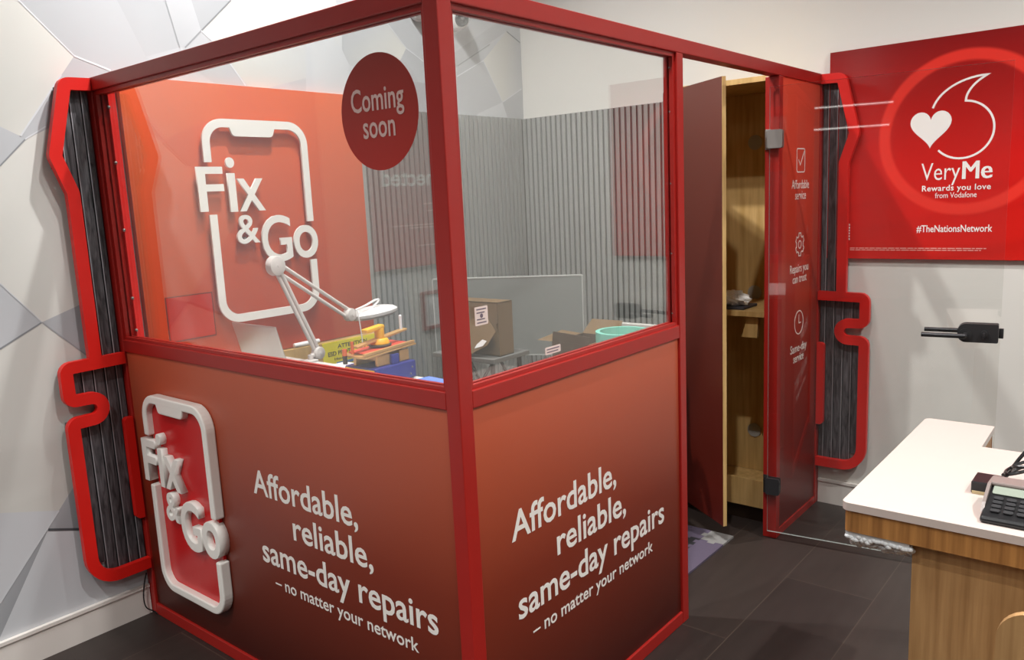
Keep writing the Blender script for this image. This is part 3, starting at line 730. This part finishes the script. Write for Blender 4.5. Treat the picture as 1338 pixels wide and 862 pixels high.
def slats(name, F, u0, u1, z0, z1, label, pitch=.0385):
    t = thing(name, F((u0+u1)/2, z0, 0), label, 'slatted panel', 'grey slatted wall panels')
    MB().prism([(u0, z0), (u1, z0), (u1, z1), (u0, z1)], .001, .008, F).build('backing', GREY_BACK, t)
    b = MB(); n = int((u1-u0)/pitch)
    for i in range(n):
        a = u0+pitch*i+.004
        b.prism([(a, z0), (a+.0245, z0), (a+.0245, z1), (a, z1)], .0082, .021, F)
    b.build('slatting', GREY_SLAT, t)
slats('slatted_panel', FY(0), -1.389, -.024, .02, 2.164, 'grey slatted panel between the red wall panel and the room corner')
slats('slatted_panel', FX(0), .001, 1.262, .02, 2.164, 'grey slatted panel on the white wall, between the room corner and the cabinet')

# dome cameras high on the faceted wall
def dome(y, z, aim, label):
    t = thing('dome_camera', (0, y, z), label, 'security camera', 'white dome cameras')
    MB().cyl((.0005, y, z), (.03, y, z), .072, n=28, bev=.004).build('base', PURE, t, smooth=True)
    d = Vector(aim).normalized(); c = Vector((.03, y, z))
    MB().cyl(c-d*.01, c+d*.045, .066, .058, n=28, bev=.006).build('housing', PURE, t, smooth=True)
    MB().sphere(c+d*.042, .043, n=20).build('dome', mat('smoked_dome', (26, 26, 28), .06), t, smooth=True)
dome(-.61, 2.70, (1, -.25, -.35), 'white dome camera on the faceted wall above the slats, its smoked lens in view')
dome(-.905, 2.715, (1, .6, -.25), 'white dome camera mostly hidden behind the top of the corner post')

# ------------------------------------------------------------------ tall cabinet
CX0, CX1, CY0, CY1, CZ = 1.272, 1.832, -.48, -.004, 2.172
cab = thing('tall_cabinet', ((CX0+CX1)/2, (CY0+CY1)/2, 0), 'tall oak cabinet with a dark red door standing ajar inside the booth', 'cabinet')
b = MB().box((CX0, CY0, .09), (CX0+.02, CY1, CZ-.026)).box((CX1-.02, CY0, .09), (CX1, CY1, CZ-.026)).box((CX0, CY0, CZ-.025), (CX1, CY1, CZ), .001)
b.box((CX0+.0205, CY0+.002, .09), (CX1-.0205, CY1-.02, .115)).box((CX0+.0205, CY0+.002, .1155), (CX1-.0205, CY0+.02, .232))
b.build('carcass', OAK_L, cab)
b = MB().box((CX0+.0205, CY1-.02, .116), (CX1-.0205, CY1-.004, CZ-.0255)); b.build('back_board', OAK_L, cab)
MB().box((CX0+.01, CY0+.05, 0), (CX1-.01, CY1-.01, .0895)).build('plinth', mat('plinth_dark', (60, 46, 34), .6), cab)
MB().box((CX0+.021, CY0+.012, 1.052), (CX1-.021, CY1-.0205, 1.078), .001).build('shelf', OAK_L, cab)
MB().prism([(-.10+1.76, .945), (1.738, .945), (1.746, 1.0515), (1.69, 1.0515)], 0, .02, FX(CY0+.06)).build('shelf_bracket', OAK_L, cab)
for z in (1.9, 1.112, .345): MB().cyl((1.553, CY1-.0245, z), (1.553, CY1-.0206, z), .038, n=28).build('cable_hole', mat('hole_grey', (168, 166, 160), .6), cab)
ang = math.radians(-33.5); R = Matrix.Rotation(ang, 3, 'Z'); hp = Vector((CX0+.015, CY0-.003, 0))
DOOR_R = ramp_mat('cabinet_door_ramp', [(0, (100, 26, 14)), (.55, (90, 34, 24)), (1, (98, 54, 45))], .09, 2.16, .38)  # red at the bottom, greyer towards the top
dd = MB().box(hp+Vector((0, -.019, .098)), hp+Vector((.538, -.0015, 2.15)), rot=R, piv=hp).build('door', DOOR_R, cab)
MB().box(hp+Vector((.5382, -.019, .098)), hp+Vector((.5405, -.0012, 2.15)), rot=R, piv=hp).box(hp+Vector((0, -.0014, .098)), hp+Vector((.538, .001, 2.15)), rot=R, piv=hp).build('oak_edging', OAK_L, dd)
# things on its shelf
def crumple(c, r, sc, n=28, amp=.3, seed=1):
    rnd = random.Random(seed); b = MB().sphere(c, r, sc, n)
    from mathutils import noise
    for v in b.bm.verts:
        d = (v.co-Vector(c)); k = 1+amp*noise.noise(v.co*38+Vector((seed, 0, 0)))+.5*amp*noise.noise(v.co*90)
        v.co = Vector(c)+d*k
    return b
b = crumple((1.585, -.36, 1.122), .058, (1.25, 1, .72), 28, .45, 3)
zm = min(v.co.z for v in b.bm.verts)
for v in b.bm.verts: v.co.z = max(v.co.z, 1.0925)
tag(b.build('plastic_bag', mat('clear_bag', (240, 240, 238), .3)), 'crumpled clear plastic bag on the cabinet shelf', 'bag')
tag(MB().box((1.53, -.44, 1.0785), (1.67, -.27, 1.091), .003).build('tablet_case', mat('dark_case', (62, 62, 70), .5)), 'flat dark case under the plastic bag on the cabinet shelf', 'case')
b = MB().cyl((1.775, -.40, 1.0785), (1.775, -.40, 1.125), .016, n=16).cyl((1.775, -.40, 1.125), (1.775, -.40, 1.137), .010, n=16)
tag(b.build('small_bottle', BLACKP, smooth=True), 'small black bottle on the cabinet shelf by the door jamb', 'bottle')

# ------------------------------------------------------------------ the bench inside and what is on it
dk = thing('work_bench', (.9, -2.34, 0), 'white topped work bench along the front window inside the booth', 'bench')
DZ = 1.0
MB().box((.06, -B+.06, DZ-.03), (1.83, -2.028, DZ), .003).build('bench_top', mat('white_laminate', (226, 224, 220), .4), dk)
for x in (.09, 1.77):
    for y in (-2.6, -2.07): MB().box((x, y-.025, 0), (x+.05, y+.025, DZ-.0305)).build('leg', LAMPW, dk)
# laptop with its back to the window
lt = thing('laptop', (.42, -2.28, DZ), 'open silver laptop on the bench, its lid back towards the window', 'laptop')
Rl = Matrix.Rotation(math.radians(14), 3, 'X'); hz = Vector((.40, -2.30, 1.016))
MB().box((.255, -2.295, DZ+.0005), (.565, -2.105, DZ+.013), .003).build('keyboard_deck', SILVER, lt)
Rz = Matrix.Rotation(math.radians(0), 3, 'Z')
MB().box((.255, -2.304, 1.014), (.565, -2.297, 1.222), .003, rot=Rl, piv=(.41, -2.30, 1.014)).build('lid', SILVER, lt)
MB().box((.263, -2.2965, 1.024), (.557, -2.2955, 1.214), rot=Rl, piv=(.41, -2.30, 1.014)).build('display', BLACKP, lt)

# magnifier lamp
lp = thing('magnifier_lamp', (.36, -2.03, DZ), 'white jointed magnifier lamp with a round head clamped to the bench', 'lamp')
J0, J1, J2 = Vector((.36, -2.008, 1.032)), Vector((.36, -2.186, 1.438)), Vector((.36, -1.814, 1.177))
MB().box((.33, -2.085, DZ+.0005), (.39, -2.03, DZ+.010), .003).cyl((.36, -2.05, DZ+.010), (.36, -2.05, DZ+.03), .012).cyl((.36, -2.05, DZ+.026), (.36, -2.008, DZ+.026), .010).build('clamp', LAMPW, lp)
def disc(c, r, h):
    ax = Vector((.98, .17, 0)).normalized()
    return MB().cyl(c-ax*h/2, c+ax*h/2, r, n=32, bev=.004).cyl(c+ax*h/2, c+ax*(h/2+.003), .0055, n=12)
disc(J0, .028, .036).build('joint', LAMPW, lp, smooth=True)
disc(J1, .042, .036).build('joint', LAMPW, lp, smooth=True)
disc(J2, .030, .036).build('joint', LAMPW, lp, smooth=True)
def arm(P, Q, gap):
    d = (Q-P).normalized(); n = Vector((0, d.z, -d.y)); b = MB()
    for sg in (-1, 1):
        o = n*gap*sg
        b.cyl(P+o+d*.02, Q+o-d*.01, .0085, n=12)
    return b
arm(J0, J1, .010).build('lower_arm', LAMPW, lp, smooth=True)
arm(J1, J2, .017).build('upper_arm', LAMPW, lp, smooth=True)
hc = Vector((.36, -1.672, 1.168)); Rh = Matrix.Rotation(math.radians(5), 3, 'X')@Matrix.Rotation(math.radians(-5), 3, 'Y')
b = MB(); prof = [(.066, -.018), (.098, -.020), (.114, -.009), (.116, .004), (.100, .016), (.076, .022), (.066, .020)]
bm = b.bm; rings = []
for i in range(40):
    a = 2*PI*i/40; rings.append([bm.verts.new(hc+Rh@Vector((r*math.cos(a), r*math.sin(a), z))) for r, z in prof])
for i in range(40):
    for k in range(len(prof)):
        bm.faces.new((rings[i][k], rings[(i+1) % 40][k], rings[(i+1) % 40][(k+1) % 7], rings[i][(k+1) % 7]))
bmesh.ops.recalc_face_normals(bm, faces=bm.faces)
b.cyl(J2, hc+Rh@Vector((0, -.10, 0)), .012, n=14)
b.build('lamp_head', PURE, lp, smooth=True)
MB().cyl(hc+Rh@Vector((0, 0, -.004)), hc+Rh@Vector((0, 0, .004)), .0665, n=36).build('lens', CLEAR, lp)
MB().cyl(hc+Rh@Vector((0, 0, .010)), hc+Rh@Vector((0, 0, .026)), .069, .062, n=36, bev=.004).build('lens_cover', PURE, lp, smooth=True)
MB().tube([J2+Vector((.02, .02, .02)), J2+Vector((.03, .07, .034)), J2+Vector((.03, .13, .052)), J2+Vector((.03, .155, .050)), J2+Vector((.03, .125, .028)), J2+Vector((.03, .09, .010))], .005, 10, 5).build('grab_handle', PURE, lp, smooth=True)
MB().tube([J2+Vector((.03, .02, .02)), J2+Vector((.036, .028, -.06)), J2+Vector((.036, .034, -.15)), J2+Vector((.036, .038, -.30))], .003, 8, 4).build('power_lead', PURE, lp, smooth=True)

# screen separating machine: navy box with gold clamp tray
mc = thing('screen_repair_machine', (.93, -2.14, DZ), 'navy and gold screen repair machine with a clamp tray on the bench', 'machine')
x0, x1, y0, y1 = .846, 1.022, -2.247, -2.040
MB().box((x0, y0, DZ+.004), (x1, y1, 1.07), .004).build('navy_case', NAVY, mc)
b = MB()
for (x, y) in ((x0+.02, y0+.02), (x1-.02, y0+.02), (x0+.02, y1-.02), (x1-.02, y1-.02)): b.cyl((x, y, DZ+.0004), (x, y, DZ+.004), .008, n=10)
b.build('feet', BLACKP, mc)
fp = MB().box((x0+.004, y0-.003, DZ+.012), (x1-.004, y0-.0003, 1.064), .001).build('front_panel', YEL, mc)
MB().box((x0+.025, y0-.008, 1.025), (x0+.06, y0-.0034, 1.05), .003).build('rocker_switch', BLACKP, fp)
MB().box((x1-.06, y0-.0045, 1.025), (x1-.012, y0-.0034, 1.056)).build('label_plate', mat('label_cream', (222, 208, 190), .6), fp)
for (y, z) in ((y1-.02, 1.045), (y1-.03, 1.02)): MB().sphere((x1+.0005, y, z), .004, n=8).build('screw', STEEL, mc)
MB().box((.885, -2.235, 1.0705), (.90, -2.06, 1.115), .002).box((.985, -2.215, 1.0705), (.998, -2.15, 1.112), .003).box((.985, -2.10, 1.0705), (.998, -2.05, 1.115), .003).box((.90, -2.2, 1.09), (.985, -2.19, 1.115)).box((.90, -2.08, 1.09), (.985, -2.07, 1.115)).build('support_frame', GOLD, mc)
MB().box((.999, -2.152, 1.0705), (1.012, -2.115, 1.108), .002).build('mount_block', NAVY, mc)
Rt = Matrix.Rotation(math.radians(3), 3, 'X'); pv = (.94, -2.14, 1.12)
MB().box((.868, -2.275, 1.1175), (1.005, -2.015, 1.125), .002, rot=Rt, piv=pv).box((.99, -2.275, 1.127), (1.003, -2.02, 1.137), .001, rot=Rt, piv=pv).build('tray', GOLD, mc)
MB().box((.878, -2.25, 1.1275), (.988, -2.035, 1.132), .001, rot=Rt, piv=pv).build('heating_pad', mat('red_pad', (214, 74, 52), .5), mc)
Rb = Matrix.Rotation(math.radians(7), 3, 'X')
MB().box((.915, -2.26, 1.158), (.945, -2.0, 1.167), .002, rot=Rb, piv=(.93, -2.14, 1.16)).build('clamp_bar', GOLD, mc)
MB().cyl((.93, -2.272, 1.125), (.93, -2.272, 1.172), .006, n=12).cyl((.905, -2.29, 1.12), (.905, -2.29, 1.145), .009, n=14).build('orange_pivot', mat('orange_knob', (206, 92, 40), .45), mc)
MB().cyl((.905, -2.29, 1.088), (.905, -2.29, 1.1195), .009, n=14).build('black_knob', BLACKP, mc)
b = MB().cyl((.93, -2.135, 1.134), (.93, -2.135, 1.142), .044, n=28, bev=.003); b.build('suction_cup', mat('dark_rubber', (70, 66, 50), .6), mc)
b = MB().cyl((.93, -2.135, 1.142), (.93, -2.135, 1.164), .040, .030, n=28, bev=.004).cyl((.93, -2.135, 1.164), (.93, -2.135, 1.205), .019, n=20, bev=.003)
b.box((.912, -2.21, 1.197), (.948, -2.12, 1.213), .005, rot=Matrix.Rotation(math.radians(6), 3, 'X')); b.build('lever', YEL, mc, smooth=True)
MB().cyl((.93, -2.022, 1.176), (.93, -2.022, 1.232), .006, n=10).sphere((.93, -2.022, 1.233), .0065, n=10).build('white_pin', PURE, mc, smooth=True)
# papers and mat on the bench
tag(MB().box((.575, -2.20, DZ+.0006), (.72, -2.032, DZ+.018), .002).build('document_stack', PURE), 'small stack of white papers beside the foot of the magnifier lamp', 'papers')
tag(MB().box((1.06, -2.20, DZ+.0006), (1.5, -2.037, DZ+.004), .001, rot=Matrix.Rotation(math.radians(-5), 3, 'Z')).build('blue_work_mat', BLUEMAT), 'light blue work mat on the bench next to the corner post', 'mat')
# yellow static warning sign on the oak board, white tube above it
es = thing('warning_sign', (.058, -1.57, .87), 'yellow rectangular sign headed ATTENTION on the oak board behind the machine', 'sign')
MB().box((.0555, -1.758, .865), (.0595, -1.394, 1.004), .001, rot=Matrix.Rotation(0, 3, 'X')).build('plate', YSIGN, es)
F = FY(.0595)
for s, u0, u1, v, cp in (('ATTENTION', -1.665, -1.475, .968, .019), ('ESD PROTECTED AREA', -1.728, -1.40, .934, .021), ('Handling Precautions', -1.69, -1.45, .91, .012)):
    text('lettering', s, F, u0, u1, v, cp, BLACKP, es, bold=.01)
MB().prism([(-1.68, .885), (-1.46, .885), (-1.46, .898), (-1.68, .898)], .0003, .0008, F).build('blue_strip', mat('sign_blue', (70, 130, 190), .5), es)
b = MB().cyl((.042, -1.91, 1.0205), (.042, -1.762, 1.0205), .0115, n=16, bev=.003); tag(b.build('white_tube', PURE, smooth=True), 'short white tube lying on the oak board next to the lamp arm', 'tube')

# back table with a torn carton, and the grey divider screen
tb = thing('folding_table', (.57, -1.0, 0), 'folding table with a white top and dark braced legs behind the bench', 'table')
MB().box((.33, -1.27, .875), (.752, -.985, .899), .004).build('table_top', mat('table_top_grey', (112, 112, 110), .5), tb)
for y in (-1.23, -1.02):
    for x in (.37, .71): MB().tube([(x, y, .001), (x, y, .874)], .0125, 10, 0).build('leg', BLACKP, tb)
    MB().tube([(.37, y, .62), (.565, y, .86)], .008, 8, 0).tube([(.71, y, .62), (.565, y, .86)], .008, 8, 0).tube([(.37, y, .35), (.71, y, .35)], .008, 8, 0).build('brace', BLACKP, tb)
def carton(label, x0, x1, y0, y1, z0, z1, rz=0):
    t = thing('cardboard_box', ((x0+x1)/2, (y0+y1)/2, z0), label, 'box'); th = .005
    b = MB().box((x0, y0, z0), (x1, y1, z0+th)).box((x0, y0, z0), (x0+th, y1, z1)).box((x1-th, y0, z0), (x1, y1, z1)).box((x0+th, y1-th, z0), (x1-th, y1, z1))
    return t, b
t, b = carton('torn brown cardboard box on the folding table, behind the small square label', .42, .735, -1.20, -1.09, .8995, 1.17)
b.prism([(.42, .8995), (.735, .8995), (.728, 1.02), (.72, 1.06), (.735, 1.075), (.731, 1.17), (.42, 1.17)], 0, .005, FX(-1.195))
b.box((.42, -1.20, 1.165), (.735, -1.09, 1.17)).build('carton', CARD, t)
fl = [(.46, .93), (.55, 1.07), (.62, 1.105), (.67, 1.09), (.715, 1.055), (.742, 1.03), (.705, .965), (.635, .93), (.60, .905), (.575, .84), (.55, .90), (.50, .905)]
MB().prism(fl, 0, .004, lambda u, v, w_: Vector((u, -1.205-.37*max(0, 1.10-v)-w_, v))).build('torn_flap', CARD, t)
MB().prism([(.63, .945), (.68, .96), (.70, .985), (.67, .99), (.64, .965)], 0, .002, lambda u, v, w_: Vector((u, -1.211-.37*max(0, 1.10-v)-w_, v))).build('torn_label', PURE, t)
# divider screen behind
sn = thing('divider_screen', (.50, -.80, 0), 'flat grey fabric divider screen standing behind the torn cardboard box', 'screen')
e0, e1 = Vector((.15, -1.05, 0)), Vector((.86, -.65, 0)); ed = (e1-e0).normalized(); en = Vector((ed.y, -ed.x, 0)); L = (e1-e0).length
F = lambda u, v, w_: e0+ed*u+en*w_+Vector((0, 0, v))
# stands clear of the table: shifted back along its own normal
F0 = F
MB().prism(rrect(0, .83, L, 1.25, .006, 2), -.012, .012, F0).build('fabric_panel', SCREEN, sn)
MB().band(rrect(-.006, .824, L+.006, 1.256, .008, 2), rrect(.0, .83, L, 1.25, .006, 2), -.014, .014, F0, True).build('edge_trim', mat('screen_trim', (176, 178, 176), .5), sn)
for q in (.12, L-.12):
    MB().box(F0(q, .001, 0)-Vector((.012, .012, 0)), F0(q, .823, 0)+Vector((.012, .012, 0)), .002).build('leg', DGREY, sn)

# open carton with mint roll, on a trolley by the front window
st_ = thing('side_table', (1.15, -.98, 0), 'low side table under the open cardboard box inside the booth', 'table')
MB().box((.80, -1.2, .70), (1.42, -.74, .725), .003).build('table_top', OAK_L, st_)
for x in (.82, 1.38):
    for y in (-1.18, -.76): MB().box((x, y, 0), (x+.02, y+.02, .6995)).build('leg', DGREY, st_)
t, b = carton('open brown cardboard box with raised flaps, behind the small oblong label', 1.0, 1.215, -1.12, -.86, .7255, .985)
b.box((1.005, -1.12, .7255), (1.21, -1.115, .985)).build('carton', CARD_D, t)
MB().prism([(1.0, .985), (1.215, .985), (1.222, 1.02), (1.008, 1.034)], 0, .004, FX(-1.115)).build('flap', CARD_D, t)
MB().quad([(1.0, -1.12, .985), (1.0, -.87, .985), (.90, -.90, 1.0), (.885, -1.09, .978)]).build('flap', CARD, t)
MB().quad([(1.0, -.862, .985), (1.215, -.862, .985), (1.20, -.80, 1.05), (1.02, -.80, 1.05)]).build('flap', CARD, t)
b = MB().band(arc(1.335, -1.02, .125, 0, 360, 40)[:-1], arc(1.335, -1.02, .105, 0, 360, 40)[:-1], 0, .05, FZ(.9955), True)
mr = tag(b.build('mint_roll', MINT, smooth=True), 'mint green roll of film beside the open cardboard box', 'roll')
b = MB().box((1.23, -1.15, .7255), (1.415, -.89, .994), .003); tag(b.build('storage_crate', CARD), 'closed brown carton under the mint green roll', 'box')
t = MB().box((1.05, -.785, .7255), (1.40, -.755, 1.035), .002); tag(t.build('clear_tray', mat('tray_white', (206, 204, 198), .5)), 'pale upright tray behind the mint green roll', 'tray')

# ------------------------------------------------------------------ foam mat on the booth floor
fm = thing('foam_floor_mat', (1.45, -1.1, 0), 'purple bordered foam mat with a black centre on the booth floor', 'mat')
PUR = mat('purple_foam', (84, 74, 92), .85, noise=.1, nscale=150); GRF = mat('grey_foam', (128, 126, 124), .85, noise=.1, nscale=150); BLF = mat('black_foam', (34, 32, 36), .9, noise=.1, nscale=150)
mx1, my1, bw = 1.728, -.688, .115
MB().box((.75, -1.62, .0005), (mx1-bw, my1-bw, .010)).build('mat_centre', BLF, fm)
def teeth(b, u0, u1, fixed, along, d):
    n = int((u1-u0)/.03)
    for i in range(n):
        if i % 2: continue
        a = u0+(u1-u0)*i/n; c = a+(u1-u0)/n
        if along == 'y': b.box((fixed, a, .0102), (fixed+d, c, .0108))
        else: b.box((a, fixed, .0102), (c, fixed+d, .0108))
b = MB().box((mx1-bw, -1.62, .0005), (mx1, my1-bw, .0102)); teeth(b, -1.6, my1-bw-.02, mx1-bw-.018, 'y', .018); b.build('border_strip', PUR, fm)
b = MB().box((.75, my1-bw, .0005), (mx1-bw, my1, .0102)); teeth(b, .8, mx1-bw-.02, my1-bw-.018, 'x', .018); b.build('border_strip', PUR, fm)
b = MB().box((mx1-bw, my1-bw, .0005), (mx1, my1, .0104)).box((mx1-bw-.02, my1-bw+.04, .0103), (mx1-bw, my1-.04, .0107)).box((mx1-bw+.04, my1-bw-.02, .0103), (mx1-.04, my1-bw, .0107)); b.build('corner_piece', GRF, fm)

# ------------------------------------------------------------------ poster on the back wall
PW0, PW1, PZ0, PZ1 = 1.927, 3.078, 1.300, 2.296
po = thing('wall_poster', (0, -.02, 0), 'large red wall poster with a white heart and speech mark outline', 'poster')
MB().box((PW0, -.020, PZ0), (PW1, -.001, PZ1), .001).build('poster_board', ramp_mat('poster_print', [(0, (214, 30, 22)), (.45, (206, 26, 22)), (1, (136, 20, 20))], PZ0, PZ1, .22, .3, ring=(2.525, 1.868, .338, .034, (236, 58, 46))), po)
F = FX(-.020)
PT = mat('poster_white', (248, 244, 240), .5)
b = MB()
heart = []
for i in range(48):
    a = 2*PI*i/48; hx = 16*math.sin(a)**3; hy = 13*math.cos(a)-5*math.cos(2*a)-2*math.cos(3*a)-math.cos(4*a)
    heart.append((2.3835+hx/16*.0855, 1.906+hy/14.5*.0835))
b.prism(list(reversed(heart)), .0004, .001, F).build('heart', PT, po)
q = bez((2.390, 1.988), (2.412, 2.060), (2.500, 2.112), (2.604, 2.111), 14)+bez((2.604, 2.111), (2.56, 2.09), (2.522, 2.05), (2.522, 2.008), 10)[1:]+arc(2.512, 1.883, .1255, 84, -138, 40)[1:]
MB().stroke(q, .009, .0004, .0009, F).build('speech_mark', PT, po)
text('lettering', 'Very', F, 2.351, 2.512, 1.665, .078, PT, po, bold=-.004)
text('lettering', 'Me', F, 2.520, 2.635, 1.665, .078, PT, po, bold=0, double=.005)
text('lettering', 'Rewards you love', F, 2.357, 2.636, 1.616, .025, PT, po, bold=.014, space=1.08)
text('lettering', 'from Vodafone', F, 2.413, 2.582, 1.583, .024, PT, po, bold=.0)
text('lettering', '#TheNationsNetwork', F, 2.340, 2.650, 1.428, .031, PT, po, bold=.012)
SM = mat('poster_small_print', (236, 170, 160), .5)
for vv, u1 in ((1.350, 2.63), (1.341, 2.61)):
    b = MB(); u = 2.04; rnd = random.Random(int(vv*1000))
    while u < u1:
        wd = rnd.uniform(.012, .034); b.prism([(u, vv), (min(u+wd, u1), vv), (min(u+wd, u1), vv+.0042), (u, vv+.0042)], .0004, .0008, F); u += wd+.004
    b.build('small_print', SM, po)
b = MB()
for i in range(6): b.prism([(2.026, 1.392+.014*i), (2.038, 1.392+.014*i), (2.038, 1.401+.014*i), (2.026, 1.401+.014*i)], .0004, .0008, F)
b.build('small_print', PT, po)

# poster further along the faceted wall: outside the picture, mirrored in the front window
p2 = thing('wall_poster', (.02, -4.5, 0), 'red poster on the faceted wall, seen only mirrored in the booth window', 'poster')
MB().box((.001, -5.1, 1.32), (.02, -4.045, 2.32), .001).build('poster_board', ramp_mat('poster_print_dark', [(0, (190, 26, 20)), (1, (120, 18, 18))], 1.32, 2.32, .3), p2)
text('lettering', 'connected', FY(.02), -4.74, -4.125, 1.765, .09, PT, p2, bold=.014)
b = MB()
for vv, a, c in ((1.66, -4.62, -4.42), (1.62, -4.6, -4.44), (1.545, -4.68, -4.17), (1.53, -4.68, -4.3), (1.43, -4.7, -4.36)): b.prism([(a, vv), (c, vv), (c, vv+.008), (a, vv+.008)], .0004, .0008, FY(.02))
b.build('small_print', SM, p2)
nb = thing('framed_notice', (.01, -4.5, .95), 'small red framed notice below the poster on the faceted wall, outside the picture', 'notice')
MB().band([(-4.7, .95), (-4.37, .95), (-4.37, 1.17), (-4.7, 1.17)], [(-4.68, .97), (-4.39, .97), (-4.39, 1.15), (-4.68, 1.15)], .001, .015, FY(0), True).build('frame', RED, nb)
MB().box((.001, -4.68, .97), (.008, -4.39, 1.15)).build('sheet', PURE, nb)

# ------------------------------------------------------------------ counter
ct = thing('counter', (3.2, -1.9, 0), 'L shaped counter with white top and oak fascia beside the glass door', 'counter')
out = rounded([(2.692, -2.208, .018), (4.15, -2.208, .01), (4.15, -1.578, .01), (2.892, -1.578, .004), (2.888, -1.340, .004), (2.692, -1.340, .018)], True, 5)
MB().prism(out, .880, .900, FZ(0)).build('counter_top', CORIAN, ct)
i0 = offset(out, -.006, True)
if i0[0][0] < out[0][0]: i0 = offset(out, .006, True); i1 = offset(out, .028, True)
else: i1 = offset(out, -.028, True)
MB().band(i0, i1, .824, .8798, FZ(0), True).build('fascia', OAK_H, ct)
MB().box((2.848, -2.168, 0), (4.1, -1.62, .8238)).build('pedestal', OAK, ct)
MB().box((2.7125, -2.18, .8705), (2.87, -1.37, .8795)).build('underside_board', OAK, ct)
MB().box((2.889, -1.46, .835), (2.8935, -1.445, .862)).build('cable_slot', BLACKP, ct)
bw_ = MB(); rnd = random.Random(5)
for i in range(22):
    for j in range(4):
        x = 2.705+.0068*i+rnd.uniform(-.001, .001)
        bw_.sphere((x, -2.19+.016*j, .806-.011*j+rnd.uniform(-.006, .004)), .009, (1, 1, .8), 8)
bw_.box((2.70, -2.195, .808), (2.847, -2.12, .8225))
o = bw_.build('bubble_wrap', mat('bubble_wrap_clear', (214, 218, 220), .2), smooth=True)
tag(o, 'clear bubble wrap taped along the underside of the counter overhang', 'bubble wrap', kind='thing')

# card terminal
tm = thing('card_terminal', (3.04, -2.08, .9), 'black and grey card payment terminal on the white counter', 'card terminal')
tx0, tx1, ty0, ty1 = 2.985, 3.092, -2.172, -2.00
side = [(ty0, .9005), (ty1, .9005), (ty1, .943), (ty1-.02, .950), (ty1-.055, .948), (ty0+.02, .919), (ty0, .914)]
b = MB().prism([(y, z) for y, z in side], -tx1, -tx0, lambda u, v, w_: Vector((-w_, u, v)))
o = b.build('body', BLACKP, tm); md = o.modifiers.new('edge', 'BEVEL'); md.width = .010; md.segments = 3
TG = mat('terminal_grey', (124, 112, 108), .35)
for xx in (tx0-.003, tx1-.004):
    MB().prism([(ty0+.03, .916), (ty1+.003, .916), (ty1+.003, .956), (ty1-.06, .960), (ty0+.05, .934)], -xx-.007, -xx, lambda u, v, w_: Vector((-w_, u, v))).build('side_shield', TG, tm)
MB().box((tx0-.002, ty1-.052, .9505), (tx1+.002, ty1+.004, .960), .004).build('hood', TG, tm)
sl = Vector((0, ty1-.055-(ty0+.02), .029)).normalized(); up = Vector((0, -sl.z, sl.y))
def FT(u, v, w_): return Vector((tx0, ty0+.02, .919))+Vector((1, 0, 0))*u+sl*v+up*w_
MB().prism(rrect(.010, .075, .097, .108, .004, 2), .001, .003, FT).build('display', mat('terminal_display', (136, 144, 132), .2), tm)
KEY = mat('terminal_key', (48, 48, 50), .35)
for r in range(4):
    for c_ in range(3): MB().prism(rrect(.017+.026*c_, .004+.016*r, .036+.026*c_, .015+.016*r, .003, 2), .001, .005, FT).build('key', KEY, tm)
b = MB().box((2.935, -1.985, .9005), (2.992, -1.905, .931), .003)
t = thing('power_adapter', (2.96, -1.945, .9005), 'small black box shaped adapter lying behind the card terminal', 'adapter')
b.build('case', BLACKP, t); MB().box((2.938, -1.9875, .9005), (2.975, -1.9852, .908)).build('label_edge', mat('label_beige', (190, 170, 130), .6), t)
pts = [(3.035, -1.994, .925), (3.03, -1.96, .93), (3.0, -1.90, .912), (2.992, -1.86, .915), (3.02, -1.83, .935), (3.055, -1.86, .95), (3.04, -1.915, .955), (3.005, -1.93, .945), (2.998, -1.88, .94), (3.03, -1.84, .955), (3.075, -1.87, .965), (3.06, -1.93, .972), (3.02, -1.93, .968), (3.01, -1.88, .95), (3.0, -1.85, .93), (2.985, -1.85, .915),
       (3.0, -1.84, .93), (3.02, -1.83, .965), (3.045, -1.82, 1.0), (3.08, -1.81, 1.03), (3.14, -1.80, 1.05), (3.24, -1.80, 1.03), (3.36, -1.82, .96), (3.45, -1.85, .9065)]
tag(MB().tube(pts, .0045, 8, 6).build('coiled_cable', BLACKP, smooth=True), 'tangled black cable looping behind the card terminal', 'cable')

# chair in front of the counter
ch = thing('visitor_chair', (3.32, -2.5, 0), 'oak ply chair with a rounded backrest in front of the counter', 'chair')
yb = -2.68
MB().prism(rounded([(3.098, .50, .02), (3.54, .50, .02), (3.54, .962, .055), (3.098, .962, .055)], True, 8), 0, .014, FX(yb)).build('backrest', OAK, ch)
MB().prism(rounded([(3.10, -2.66, .04), (3.54, -2.66, .04), (3.54, -2.25, .05), (3.10, -2.25, .05)], True, 6), .44, .456, FZ(0)).build('seat', OAK, ch)
for x in (3.14, 3.50):
    MB().tube([(x, -2.27, .002), (x, -2.29, .439)], .011, 10, 0).build('leg', STEEL, ch)
    MB().tube([(x, -2.70, .002), (x, -2.672, .44), (x, -2.672, .60)], .011, 10, 3).build('leg', STEEL, ch)
